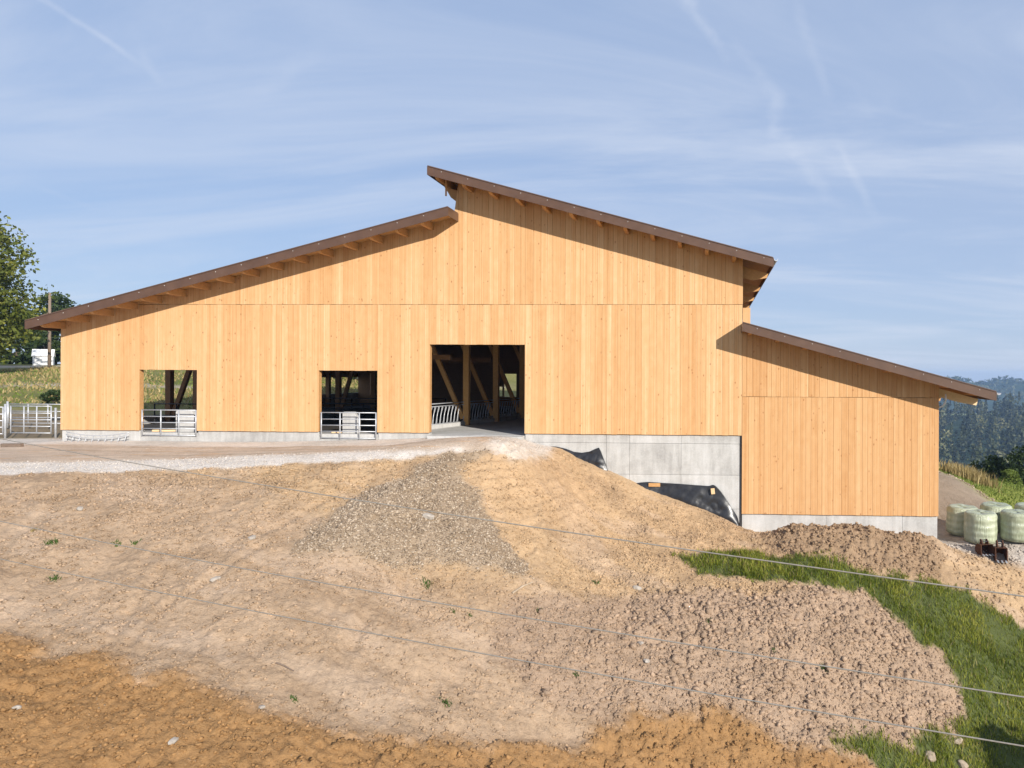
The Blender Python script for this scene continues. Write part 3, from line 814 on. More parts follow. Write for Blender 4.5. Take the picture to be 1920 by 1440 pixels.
# floors and concrete
m = MB().box(XL + .2, XR - .26, 0.12, DEPTH - .22, -.30, 0.0); m.build('floor_slab', 'concrete', barn)
MB().box(XL + .25, -14.4, 1.1, DEPTH - .3, 0.004, 0.03).build('dark_floor_sheet', 'dark_floor_sheet', barn)  # dark sheet added over the slab to darken the view behind the gates
m = MB().box(-12.70, -8.40, -0.35, 0.118, -.35, -0.012); m.build('threshold', 'concrete', barn)
m = MB().box(XR, XA - .21, 0.4, DEPTH - .22, -3.7, -3.41); m.build('annex_floor', 'concrete', barn)
for a, b in ((XL + .02, -26.45), (-23.65, -17.93), (-15.14, -12.76)):
    MB().box(a, b, 0.05, 0.33, -1.2, 0.088).build('plinth', 'concrete', barn, bevel=0.008)
for a, b in ((-26.44, -23.66), (-17.92, -15.15)):
    MB().box(a, b, 0.075, 0.115, -1.0, -0.14).build('curb', 'concrete', barn, bevel=0.006)
found = MB().box(-8.33, 1.36, 0.10, 0.40, -6.0, 0.07).build('foundation_wall', 'concrete', barn)
px_ = [-8.34, -4.64, -3.59, -1.27, 1.37]; pz_ = [0.088, -.29, -1.69, -3.2, -5.9]
for i in range(4):
    for j in range(4):
        yy = 0.052 + random.uniform(-.006, .006)
        MB().box(px_[i] + .005, px_[i+1] - .005, yy, 0.11, pz_[j+1] + .005, pz_[j] - .005).build('panel', 'concrete', found, bevel=0.005)
ab = MB().box(XR + .01, XA - .03, 0.10, 0.40, -6.2, -3.42).build('annex_foundation', 'concrete', barn)
for a, b in ((XR, 5.2), (5.2, 8.55), (8.55, XA - .02)):
    MB().box(a + .005, b - .004, 0.05 + random.uniform(-.004, .004), 0.105, -6.1, -3.405).build('panel', 'concrete', ab, bevel=0.005)
MB().box(XA - .33, XA - .03, 0.41, 10.0, -6.2, -3.42).build('annex_side_foundation', 'concrete', barn)
MB().box(1.385, 1.435, 0.0, 0.3, -4.6, 0.08).build('expansion_joint', 'dark_steel', barn)

YF = -1.30


def screw_mesh():
    me = bpy.data.meshes.new('screw'); v = []; f = []
    for j in range(6):
        a = j * math.pi / 3; v.append((0.016*math.cos(a), 0, 0.016*math.sin(a)))
    for j in range(6):
        a = j * math.pi / 3; v.append((0.010*math.cos(a), -0.012, 0.010*math.sin(a)))
    f.append(tuple(range(11, 5, -1)))
    for j in range(6): f.append((j, (j+1) % 6, 6 + (j+1) % 6, 6 + j))
    me.from_pydata(v, [], f); me.materials.append(MATS['white_metal']); return me


SCREW = screw_mesh()


def make_roof(name, fn, x0, x1, purlins, end0=True, end1=True, pw=0.15, ph=0.31):
    z0, z1 = fn(x0), fn(x1)
    rf = MB().prism([(x0, z0 - .12), (x1, z1 - .12), (x1, z1), (x0, z0)], 'y', YF + .04, DEPTH + .6).build(name, 'sheathing', barn)
    MB().prism([(x0 - .01, z0 + .004), (x1 + .01, z1 + .004), (x1 + .01, z1 + .045), (x0 - .01, z0 + .045)], 'y', YF - .03, DEPTH + .62).build('roof_sheet', 'roof_sheet', rf)
    # front verge trim in several lengths of folded metal with lapped joints
    n = max(3, int(round((x1 - x0) / 3.2)))
    for k in range(n):
        a = x0 + (x1 - x0) * k / n; b = x0 + (x1 - x0) * (k + 1) / n
        yy = YF - 0.0035 * (k % 2) + random.uniform(-.001, .001)
        j = random.uniform(-.006, .006)
        MB().prism([(a, fn(a) - .37 + j), (b, fn(b) - .37 + j), (b, fn(b) + .002), (a, fn(a) + .002)], 'y', yy, yy + .03).build('fascia', 'brown_metal', rf)
    for e, xx in ((end0, x0), (end1, x1)):
        if not e: continue
        s = -1 if xx == x0 else 1; a, b = sorted((xx + s*.002, xx + s*.034))
        MB().prism([(a, fn(xx) - .36), (b, fn(xx) - .36), (b, fn(xx) + .0), (a, fn(xx) + .0)], 'y', YF - .002, DEPTH + .6).build('end_fascia', 'brown_metal', rf)
    k = 0; x = x0 + 0.6
    while x < x1 - .3:
        o = bpy.data.objects.new('screw', SCREW); COL.objects.link(o); o.parent = rf; o.location = (x, YF - .006, fn(x) - .09); x += 1.17
    for x in purlins:
        zt = fn(x) - .125; zb = zt - ph; sl = (fn(x + .5) - fn(x - .5)) * pw / 2
        pr = [(DEPTH + .3, zb), (-1.0, zb), (-1.12, zb + .035), (-1.21, zb + .10), (-1.20, zt), (DEPTH + .3, zt)]
        MB().prism(pr, 'x', x - pw/2, x + pw/2).build('purlin', 'timber', rf)
    return rf


pl = [-30.05 + 1.16*i for i in range(17)]
pl = [x for x in pl if x < XM - .3]
rl = make_roof('left_roof', roof_l, -30.68, XM - .03, pl, True, True)
pu = [-12.0 + 1.185*i for i in range(12)]
ru = make_roof('upper_roof', roof_u, -12.35, 2.68, pu, True, True, pw=0.16)
pa = [1.75 + 1.2*i for i in range(9)]
ra = make_roof('annex_roof', roof_a, 1.42, 12.05, pa, False, True, ph=0.24)
MB().prism([(1.385, roof_a(1.42) - .37), (1.418, roof_a(1.42) - .37), (1.418, roof_a(1.42)), (1.385, roof_a(1.42))], 'y', YF - .002, -0.045).build('end_fascia', 'brown_metal', ra)

# main glulam rafters with shaped tails
YS = [0.48, 5.5, 10.5, 15.5, 20.5, 25.5]
for i, y in enumerate(YS):
    w = .18
    zt = lambda f, x: f(x) - .125 - .31
    f = roof_l
    MB().prism([(-30.62, zt(f, -30.62)), (XM - .2, zt(f, XM - .2)), (XM - .2, zt(f, XM - .2) - .6), (-29.8, zt(f, -29.8) - .55), (-30.3, zt(f, -30.3) - .42), (-30.62, zt(f, -30.62) - .15)], 'y', y - w/2, y + w/2).build('rafter', 'timber', barn)
    f = roof_u
    MB().prism([(-12.25, zt(f, -12.25)), (2.62, zt(f, 2.62)), (2.55, zt(f, 2.55) - .22), (1.9, zt(f, 1.9) - .50), (-10.8, zt(f, -10.8) - .72), (-11.5, zt(f, -11.5) - .62), (-11.95, zt(f, -11.95) - .40), (-12.1, zt(f, -12.1) - .18)], 'y', y - w/2, y + w/2).build('rafter', 'timber', barn)
    za = lambda x: roof_a(x) - .125 - .27
    MB().prism([(1.7, za(1.7)), (11.95, za(11.95)), (11.86, za(11.86) - .30), (11.2, za(11.2) - .36), (1.7, za(1.7) - .5)], 'y', y - w/2, y + w/2).build('rafter', 'timber_pale' if i == 0 else 'timber', barn)
MB().box(-11.86, -11.80, -0.55, -0.49, 10.75, 11.45).build('hanger_strip', 'timber', barn)

# gutters and a bent downpipe
def gutter(x, z, y0, y1):
    m = MB(); n = 7; pts = []
    for k in range(n + 1):
        a = math.pi + math.pi * k / n; pts.append((x + .085 + .085*math.cos(a), z + .085*math.sin(a)))
    inner = [(x + .085 + (p[0] - x - .085) * .86, z + (p[1] - z) * .86) for p in pts[::-1]]
    return m.prism(pts + inner, 'y', y0, y1)
g1 = gutter(2.72, roof_u(2.68) - .04, YF - .02, DEPTH + .6).build('gutter', 'white_metal', barn)
g2 = gutter(12.09, roof_a(12.05) - .04, YF - .02, DEPTH + .6).build('gutter', 'white_metal', barn)
m = MB().tube([(10.12, .14, 1.42), (10.24, .10, 1.44), (10.38, .05, 1.58), (10.42, .04, 1.78), (10.40, .05, 2.0)], 0.035, 8); m.build('downpipe', 'white_metal', barn, smooth=True)

# inner frame: posts with slanting struts
def post(x, y, h, w=.3, strut=None, mat='timber'):
    p = MB().box(x - w/2, x + w/2, y - w/2, y + w/2, 0.002, h).build('post', mat, barn, bevel=.01)
    if strut:
        dx, dz = strut
        MB().beam((x + math.copysign(.2, dx), y, .35), (x + dx, y, dz), .22, .2).build('strut', mat, p)
for x, y in ((-13.2, 6.3), (-12.45, 9.2), (-11.7, 12.2), (-10.95, 15.2), (-10.2, 18.2)): post(x, y, 8.4, .31, (-2.5, 5.6), 'timber_lit')
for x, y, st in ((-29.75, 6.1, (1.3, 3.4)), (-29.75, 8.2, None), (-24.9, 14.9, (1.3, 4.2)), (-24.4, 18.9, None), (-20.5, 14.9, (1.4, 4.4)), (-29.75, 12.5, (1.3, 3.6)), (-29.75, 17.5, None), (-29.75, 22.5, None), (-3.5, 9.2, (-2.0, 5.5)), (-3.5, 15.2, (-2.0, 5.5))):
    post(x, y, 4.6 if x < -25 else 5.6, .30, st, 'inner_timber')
for y in (5.0, 12.0, 19.0): MB().beam((-29.9, y, 3.65), (-13.6, y, 3.65), .25, .18).build('tie_beam', 'inner_timber', barn)

# ------------------------------------------------------------------ gates and rails
def tube_obj(name, pts, r, mat, parent, n=8): return MB().tube(pts, r, n).build(name, mat, parent, smooth=True)


def gate(name, x0, x1, zs, xs, y, label, cat, mat='zinc', r=0.024, group=None, foot=0.0, posts=()):
    g = empty(name, ((x0 + x1) / 2, y, zs[0] - foot)); tag(g, label, cat, group)
    ox, oy, oz = g.location
    def L(p): return (p[0] - ox, p[1] - oy, p[2] - oz)
    for z in zs: tube_obj('rail', [L((x0, y, z)), L((x1, y, z))], r, mat, g)
    for x in xs: tube_obj('upright', [L((x, y, zs[0] - .03)), L((x, y, zs[-1] + .02))], r * 1.25, mat, g)
    for x, z0, z1 in posts: tube_obj('post', [L((x, y, z0)), L((x, y, z1))], r * 2.0, mat, g, 10)
    return g


zs = [-0.12, .19, .47, .75, 1.05]
gate('livestock_gate', -26.32, -23.74, zs, (-26.32, -25.42, -24.56, -23.74), 0.02, 'galvanised tube gate across the leftmost barn opening', 'gate', group='gates in the barn openings', foot=.2)
gate('livestock_gate', -17.80, -15.24, [z - .06 for z in zs], (-17.80, -16.92, -16.02, -15.24), 0.02, 'galvanised tube gate across the second opening, left of the big doorway', 'gate', group='gates in the barn openings', foot=.2)
zy = [-.18, .14, .46, .78, 1.12]
gate('yard_gate', -34.0, -31.95, zy, (-34.0, -33.33, -32.68, -31.95), 1.3, 'galvanised yard gate standing beside the left corner of the barn', 'gate', group='yard gates', foot=.25, posts=((-31.72, -.5, 1.05), (-34.28, -.5, 1.22)))
gate('yard_gate', -38.6, -34.45, [z - .06 for z in zy], (-38.6, -37.4, -36.0, -34.45), 1.35, 'galvanised yard gate cut off by the left picture edge', 'gate', group='yard gates', foot=.25)
gate('yard_gate', -37.4, -34.2, [.05, .35, .68, 1.06], (-37.4, -36.3, -35.2, -34.2), 4.5, 'galvanised gate further back behind the yard gate beside the barn', 'gate', group='yard gates', foot=.3, posts=((-34.1, -.2, 1.2), (-37.45, -.2, 1.2)))

# feeding rack panel leaning against the plinth
rk = empty('hay_rack_panel', (-28.1, -.5, -.5)); tag(rk, 'pale sagging rack of thin bars leaning on the plinth at the left corner', 'rack')
def sag(u): return -.17 * (1 - (2*u - 1)**2)
xs_ = np.linspace(-1.5, 1.5, 13)
tube_obj('top_rail', [(x, .12, .54 + sag((x + 1.5)/3)) for x in xs_], .018, 'zinc', rk, 6)
tube_obj('middle_rail', [(x, .10, .42 + sag((x + 1.5)/3)) for x in xs_], .018, 'zinc', rk, 6)
tube_obj('bottom_rail', [(x, -.06, .02) for x in (-1.45, 1.2)], .016, 'zinc', rk, 6)
for k, x in enumerate(np.linspace(-1.42, 1.4, 10)):
    u = (x + 1.5)/3; tube_obj('bar', [(x, .12, .56 + sag(u)), (x - .03, -.06, .0)], .016, 'zinc', rk, 6)

# feed fence inside the doorway, one panel between each pair of posts
fx = [(-14.1, 2.55), (-13.36, 5.95), (-12.62, 8.9), (-11.87, 11.9), (-11.12, 14.9), (-10.37, 17.9)]
lab = ['sunlit feed fence panel of slanting bars at the left of the big doorway', 'second feed fence panel behind the first inner post of the big doorway', 'third feed fence panel deep in the shade of the big doorway', 'fourth feed fence panel far back in the big doorway', 'last feed fence panel at the far end of the row in the big doorway']
for k in range(5):
    (xa, ya), (xb, yb) = fx[k], fx[k+1]; ln = math.hypot(xb - xa, yb - ya)
    g = empty('feed_fence', (xa, ya, 0), math.atan2(yb - ya, xb - xa)); tag(g, lab[k], 'feed fence', 'feed fence panels inside the barn')
    for z in (.22, 1.12, 1.26): tube_obj('rail', [(0, 0, z), (ln - .05, 0, z)], .026, 'zinc', g, 6)
    n = 10
    for q in range(n):
        x = .12 + (ln - .6) * q / (n - 1)
        tube_obj('bar', [(x + .02, 0, .22), (x + .28, 0, 1.12)], .024, 'zinc', g, 6)
        tube_obj('bar', [(x + .16, .03, .22), (x + .20, .03, .7), (x + .42, .03, 1.12)], .02, 'zinc', g, 6)
    MB().box(-.0, ln - .03, -.09, .09, .004, .2).build('kerb', 'concrete', g)

# concrete partitions just inside the two smaller openings
def partition(x0, x1, z1, y, label):
    w = x1 - x0
    MBp = MB().prism([(0, 0), (w, 0), (w, z1 - .34), (w - .22, z1), (.05, z1), (0, z1 - .05)], 'y', 0, .26)
    o = MBp.build('concrete_partition', 'concrete', None, bevel=.015); o.location = (x0, y, 0.003)
    return tag(o, label, 'partition')
partition(-25.02, -24.05, 1.0, .42, 'chamfered concrete partition behind the gate of the leftmost opening')
partition(-17.02, -16.28, 1.0, .42, 'chamfered concrete partition behind the gate left of the big doorway')
for x0, x1, y, lb in ((-26.2, -25.1, .62, 'loose pale plank on the floor of the leftmost opening'), (-17.6, -16.9, .66, 'loose pale plank on the floor of the second opening')):
    o = MB().box(-(x1-x0)/2, (x1-x0)/2, -.12, .12, 0, .09).build('plank', 'timber_pale', None, bevel=.01); o.location = ((x0+x1)/2, y, .004); o.rotation_euler = (0, 0, R(8)); tag(o, lb, 'plank')
# cubicle rails deep inside
for k, (x0, x1, y, z0, lb) in enumerate(((-29.4, -24.6, 4.6, 1.12, 'dark cubicle rail seen through the leftmost opening'), (-25.5, -18.5, 9.0, .98, 'dark cubicle rail seen through the second opening'), (-24.5, -16.5, 12.0, 1.2, 'dark cubicle rail furthest inside the second opening'))):
    g = empty('cubicle_rail', ((x0+x1)/2, y, 0)); tag(g, lb, 'rail', 'cubicle rails inside the barn'); h = (x1-x0)/2
    for z in (z0, z0 - .32, z0 - .62): tube_obj('rail', [(-h, 0, z), (h, 0, z)], .032, 'dark_steel', g, 6)
    for x in np.linspace(-h, h, 5): tube_obj('upright', [(x, 0, 0.003), (x, 0, z0)], .035, 'dark_steel', g, 6)

# ------------------------------------------------------------------ black sheeting against the concrete
def tarp(name, top, seed, label, bulge, name_ctrl=None):
    xs = np.array([p[0] for p in top]); zs = np.array([p[1] for p in top]); nx, ny = 90, 34
    u = np.linspace(xs[0], xs[-1], nx); zt = np.interp(u, xs, zs)
    k = np.ones(3)/3; zt[1:-1] = np.convolve(zt, k, 'valid')
    X = np.repeat(u[None], ny, 0); V = np.linspace(0, 1, ny)[:, None]
    gb = ground_at(u, np.full(nx, -.35)) - .25
    zb = np.minimum(gb, zt - .05)
    Zt = zt[None] * (1-V) + zb[None] * V
    # hanging swags between the fixing points plus crumpled folds
    sw = bulge * np.sin(np.pi * np.clip(V*0.9, 0, 1)) * (0.55 + 0.45*np.sin(u*3.1 + seed))[None]
    folds = 0.05*fbm(X*2.2 + V*1.2, Zt*1.5 - X*0.8, 4, 90 + seed, .55) * (0.3 + V) + 0.028*np.sin((X*0.7 + Zt*1.6)*7 + 2*vnoise(X*1.5, Zt*1.5, 95))*V*(1-0.4*V)
    Y = 0.035 - 0.045 - np.abs(sw + folds) - 0.16*V**1.5
    ii = np.arange(nx*ny).reshape(ny, nx)
    q = np.stack([ii[:-1, :-1], ii[1:, :-1], ii[1:, 1:], ii[:-1, 1:]], -1).reshape(-1, 4)
    o = np_mesh(name, np.stack([X, Y, Zt], -1).reshape(-1, 3), q, 'black_plastic', smooth=True)
    md = o.modifiers.new('thick', 'SOLIDIFY'); md.thickness = .006; md.offset = 1
    return tag(o, label, 'tarpaulin', 'black plastic sheets on the concrete wall')


tarp('plastic_sheet', [(-7.3,-.46),(-6.9,-.47),(-6.48,-.56),(-6.1,-.70),(-5.75,-.74),(-5.4,-.68),(-5.1,-.54),(-4.96,-.49),(-4.88,-.66),(-4.75,-1.0),(-4.6,-1.4),(-4.49,-1.72)], 1, 'small crumpled black plastic sheet at the top of the bank', .05)
tarp('plastic_sheet', [(-3.45,-2.12),(-3.1,-2.05),(-2.74,-2.02),(-2.14,-2.05),(-1.3,-2.09),(-.7,-2.13),(0.0,-2.17),(.17,-2.10),(.32,-2.18),(.48,-2.34),(.76,-2.74),(1.05,-3.2),(1.31,-3.6),(1.385,-4.1)], 4, 'long black plastic sheet hanging low on the concrete wall beside the annex', .10)
o = MB().box(-.26, .26, -.03, .0, -.08, .08).build('batten', 'timber', None, bevel=.006); o.location = (-2.45, -.13, -2.13); tag(o, 'horizontal orange wooden batten holding the long black sheet', 'batten', 'battens on the sheet')
o = MB().box(-.085, .085, -.03, .0, -.13, .13).build('batten', 'timber_pale', None, bevel=.006); o.location = (.16, -.15, -2.38); o.rotation_euler = (0, R(-6), 0); tag(o, 'small pale upright batten on the right end of the long black sheet', 'batten', 'battens on the sheet')

# ------------------------------------------------------------------ wrapped silage bales
def bale_mesh(seed):
    n = 40; prof = []
    r, h, c = .69, 1.28, .17
    prof.append((0.0, h - .03)); prof.append((r*.45, h - .012)); prof.append((r - c - .03, h))
    for k in range(7):
        a = math.pi/2 * k/6; prof.append((r - c + c*math.sin(a), h - c + c*math.cos(a)))
    for k in range(1, 8): prof.append((r + .012*math.sin(k*1.3 + seed), (h - c) * (1 - k/8) + .12))
    prof += [(r - .02, .06), (r - .10, .0)]
    V = []; F = []
    for i, (rr, z) in enumerate(prof):
        for j in range(n):
            a = 2*math.pi*j/n
            w = 1 + .016*math.sin(3*a + seed*2 + z) + .010*math.sin(7*a + seed) + (.012*math.sin(17*a + z*4) if 2 < i < 11 else 0)
            V.append((rr*w*math.cos(a), rr*w*math.sin(a), z + (.015*math.sin(5*a + seed) if i < 5 else 0)))
    for i in range(len(prof) - 1):
        for j in range(n):
            F.append((i*n + j, i*n + (j+1) % n, (i+1)*n + (j+1) % n, (i+1)*n + j))
    me = bpy.data.meshes.new('bale'); me.from_pydata(V, [], F); me.materials.append(MATS['bale_wrap']); fix_normals(me); me.shade_smooth(); return me


BM = [bale_mesh(s) for s in (0.3, 1.7, 3.1)]
for k, (x, y, lb) in enumerate(((11.72, 1.75, 'pale green wrapped bale nearest the annex corner, partly hidden by another bale'), (12.02, .25, 'pale green wrapped bale standing behind the rusty buckets'), (13.50, .05, 'pale green wrapped bale at the right picture edge, front row'),
                            (13.25, 1.75, 'pale green wrapped bale in the back row between the front two bales'), (14.75, 1.55, 'pale green wrapped bale in the back row cut by the right picture edge'))):
    o = bpy.data.objects.new('silage_bale', BM[k % 3]); COL.objects.link(o); o.location = (x, y, gz(x, y) - .03); o.rotation_euler = (R(random.uniform(-1.5, 1.5)), R(random.uniform(-1.5, 1.5)), k*1.3)
    o.scale = (1, 1, 1.0 + .03*math.sin(k*2.1)); tag(o, lb, 'bale', 'wrapped bales beside the annex')


# ------------------------------------------------------------------ rusty digger buckets
def bucket(loc, rz, w, s, label, teeth):
    g = empty('digger_bucket', loc, rz); g.scale = (s, s, s); tag(g, label, 'bucket', 'digger buckets by the bales')
    prof = [(-.30, .62), (.12, .60), (.27, .48), (.33, .30), (.30, .14), (.18, .03), (-.05, .0), (-.36, .06)]
    inner = [(p[0]*.93 - .0, .31 + (p[1]-.31)*.93) for p in prof[::-1]]
    sh = MB().prism(prof + inner, 'x', -w/2, w/2).build('shell', 'rust', g)
    for sx in (-1, 1): MB().prism(prof, 'x', sx*w/2 - .015 + sx*.012, sx*w/2 + .015 + sx*.012).build('side_plate', 'rust', g)
    for x in np.linspace(-w/2 + .06, w/2 - .06, teeth): MB().prism([(-.34, .0), (-.34, .09), (-.56, .03)], 'x', x - .035, x + .035).build('tooth', 'zinc', g)
    for sx in (-.32, .32): MB().prism([(-.22, .60), (.16, .58), (.12, .86), (.02, .90), (-.12, .78)], 'x', sx*w*.8 - .02, sx*w*.8 + .02).build('bracket', 'rust', g)
    tube_obj('pin', [(-w*.34, -.06, .76), (w*.34, -.06, .76)], .03, 'dark_steel', g)
    tube_obj('pin', [(-w*.34, .07, .82), (w*.34, .07, .82)], .03, 'dark_steel', g)
    return g
bucket((11.72, -.95, gz(11.72, -.95)), R(12), .72, .72, 'wider rusty digger bucket lying in front of the pale bales', 4)
bucket((12.30, -1.15, gz(12.30, -1.15) - .02), R(-8), .46, .95, 'narrow rusty digger bucket to the right of the wider one', 3)

# ------------------------------------------------------------------ cables crossing the foreground
def cable(a, b, label, r):
    a = Vector(a); b = Vector(b); d = b - a; pts = []
    for k in range(61):
        u = -2.6 + 6.2*k/60; p = a + d*u; p.z += -.10 * (1 - (2*u - 1)**2) * .6
        pts.append(tuple(p))
    o = MB().tube(pts, r, 7).build('overhead_cable', 'rope', None, smooth=True); return tag(o, label, 'cable', 'cables strung across the foreground')
cable((-8.93, -23.4, 2.0), (1.98, -27.4, 1.464), 'uppermost of the three pale cables strung across the foreground', .0050)
cable((-8.92, -23.4, .96), (1.985, -27.4, .829), 'middle one of the three pale cables strung across the foreground', .0050)
cable((-8.92, -23.4, .486), (1.985, -27.4, .52), 'lowest of the three pale cables strung across the foreground', .0050)


# ------------------------------------------------------------------ stones, sticks, weeds
def rock_mesh(seed, sub=2):
    import bmesh
    bm = bmesh.new(); bmesh.ops.create_icosphere(bm, subdivisions=sub, radius=1.0)
    r_ = random.Random(seed); ph = [r_.uniform(0, 6) for _ in range(6)]
    planes = [Vector((r_.gauss(0, 1), r_.gauss(0, 1), r_.gauss(0, 1))).normalized() for _ in range(9)]
    for v in bm.verts:
        d = v.co.normalized()
        k = min([1.0] + [r_.uniform(.68, .70)*0 + .72/max(.2, d.dot(p)) for p in planes if d.dot(p) > .72])
        k *= 1 + .05*math.sin(5*d.x + ph[0]) + .05*math.sin(6*d.y + ph[1])
        v.co = d * k; v.co.z *= .72
    me = bpy.data.meshes.new('stone'); bm.to_mesh(me); bm.free(); return me


RM = [rock_mesh(s) for s in range(5)]
STONES = [(-9.06, -9.31, .20, 'stone', 'white flat stone lying on the middle of the grey gravel heap'), (-12.79, -14.0, .13, 'stone', 'white stone on the bare slope in the left half, below the gravel heap'),
          (-18.13, -12.18, .12, 'stone', 'white stone at the upper left of the bank below the gravel road'), (-12.9, -12.38, .14, 'stone', 'white stone just left of the toe of the gravel heap'),
          (-1.81, -11.16, .13, 'stone', 'lower of two white stones close together on the lumpy mound'), (-2.06, -10.53, .13, 'stone', 'upper of two white stones close together on the lumpy mound'),
          (-2.42, -7.83, .16, 'stone', 'beige stone on the slope left of the grass tip'), (6.6, -10.46, .25, 'boulder', 'round beige boulder in the grass at the lower right'),
          (7.6, -10.27, .20, 'boulder', 'beige boulder at the bottom edge of the grass, right of the round one'), (7.66, -9.63, .18, 'boulder', 'flat soil-covered boulder at the lower tip of the lumpy mound'),
          (-10.0, -19.06, .10, 'stone', 'pale angular stone in the orange soil near the bottom left'), (-9.33, -17.47, .10, 'stone', 'pale stone at the upper edge of the orange soil'), (-13.08, -19.06, .08, 'stone', 'small pale stone in the orange soil at the far left')]
for k, (x, y, s, mt, lb) in enumerate(STONES):
    me = RM[k % 5].copy(); me.materials.clear(); me.materials.append(MATS[mt])
    o = bpy.data.objects.new('boulder' if mt == 'boulder' else 'stone', me); COL.objects.link(o)
    o.location = (x, y, gz(x, y) + s*.16); o.scale = (s*1.1, s*.8, s*.78); o.rotation_euler = (.2*math.sin(k), .3*math.cos(k*2), k*1.1); tag(o, lb, 'stone', 'loose stones on the slope')
for x, y, ln, rz, r, lb in ((-5.75, -10.14, .9, R(62), .035, 'pale bare stick lying at the foot of the sandy bank'), (-9.6, -16.2, .45, R(-8), .02, 'dark twig lying on the bare slope above the orange soil')):
    z0 = gz(x - math.cos(rz)*ln/2, y - math.sin(rz)*ln/2); z1 = gz(x + math.cos(rz)*ln/2, y + math.sin(rz)*ln/2)
    o = MB().tube([(x - math.cos(rz)*ln/2, y - math.sin(rz)*ln/2, z0 + .03), (x, y, max((z0+z1)/2, gz(x, y)) + .05), (x + math.cos(rz)*ln/2, y + math.sin(rz)*ln/2, z1 + .03)], [r, r*.9, r*.6], 6).build('stick', 'boulder' if r > .03 else 'timber_old', None); tag(o, lb, 'stick')
o = MB().box(-.42, .42, -.09, .09, 0, .16).build('wooden_beam', 'timber_old', None, bevel=.012); o.location = (-29.95, -2.6, gz(-29.95, -2.6) - .01); o.rotation_euler = (0, 0, R(4)); tag(o, 'short wooden beam lying on the gravel at the left picture edge', 'beam')


def blades(P, n_per, h0, h1, w, spread, lean, mat, name, parent=None, rnd_bias=None):
    """tapered two-segment blades: P (n,3) roots"""
    n = len(P); N = n*n_per
    root = np.repeat(P, n_per, 0).astype(float); root[:, :2] += rng.normal(0, spread, (N, 2))
    if n_per > 1 or spread > 0: root[:, 2] = ground_at(root[:, 0], root[:, 1]) - .01
    a = rng.uniform(0, 2*np.pi, N); h = rng.uniform(h0, h1, N); la = rng.uniform(0, 2*np.pi, N); ll = rng.uniform(.1, 1, N)*lean*h
    sx = np.cos(a)*w*.5; sy = np.sin(a)*w*.5; lx = np.cos(la)*ll; ly = np.sin(la)*ll
    V = np.zeros((N, 5, 3)); V[:, 0] = root; V[:, 1] = root; V[:, 2] = root; V[:, 3] = root; V[:, 4] = root
    V[:, 0, 0] -= sx; V[:, 0, 1] -= sy; V[:, 1, 0] += sx; V[:, 1, 1] += sy
    V[:, 2, 0] += sx*.8 + lx*.4; V[:, 2, 1] += sy*.8 + ly*.4; V[:, 2, 2] += h*.55
    V[:, 3, 0] += -sx*.8 + lx*.4; V[:, 3, 1] += -sy*.8 + ly*.4; V[:, 3, 2] += h*.55
    V[:, 4, 0] += lx*1.25; V[:, 4, 1] += ly*1.25; V[:, 4, 2] += h*.95
    b = np.arange(N)[:, None]*5
    F = np.concatenate([b + np.array([0, 1, 2]), b + np.array([0, 2, 3]), b + np.array([3, 2, 4])], 0)
    r_ = np.clip(rng.normal(.5, .22, N), 0, 1)
    if rnd_bias is not None: r_ = np.clip(r_ + np.repeat(rnd_bias, n_per), 0, 1)
    return np_mesh(name, V.reshape(-1, 3), F, mat, parent, attrs={'rnd': ('FLOAT', np.repeat(r_, 5))})


TUFT = [(-17.45, -13.81, .22, 'green weed tuft furthest left on the slope'), (-16.06, -13.29, .14, 'left one of two small weeds side by side on the left slope'), (-15.65, -13.15, .14, 'right one of two small weeds side by side on the left slope'), (-16.27, -14.96, .18, 'green weed below the three on the left slope'),
        (-8.25, -11.43, .24, 'leafy green weed below the toe of the gravel heap'), (-6.23, -15.33, .20, 'leafy green weed near the bottom centre above the orange soil'), (-5.05, -10.83, .16, 'green weed under the middle cable right of the gravel heap'), (-3.75, -8.31, .18, 'green weed on the slope left of the grass tip'),
        (-8.96, -16.91, .12, 'tiny weed at the edge of the orange soil'), (-7.16, -12.24, .12, 'left one of a pair of tiny weeds below the gravel heap'), (-6.74, -12.13, .12, 'right one of a pair of tiny weeds below the gravel heap'), (.02, -8.88, .14, 'small weed near the top of the lumpy mound'),
        (2.03, -9.42, .12, 'tiny weed in the middle of the lumpy mound'), (3.61, -9.45, .20, 'olive weed tuft on the right half of the lumpy mound'), (-18.29, -13.45, .14, 'dry yellow weed on the upper left slope'), (-3.63, -12.54, .12, 'tiny weed at the left foot of the lumpy mound')]
for x, y, s, lb in TUFT:
    s *= .85; n = int(20 + 120*s); P = np.zeros((n, 3)); ang = rng.uniform(0, 6.28, n); rr = rng.uniform(0, s*.8, n)
    P[:, 0] = x + np.cos(ang)*rr*1.3; P[:, 1] = y + np.sin(ang)*rr
    P[:, 2] = ground_at(P[:, 0], P[:, 1]) - .01
    o = blades(P, 1, s*.3, s*1.0, .022, 0.0, 1.0, 'dry_grass' if 'dry' in lb else 'weed_leaf', 'weed_tuft'); tag(o, lb, 'weed', 'weeds on the bare slope')

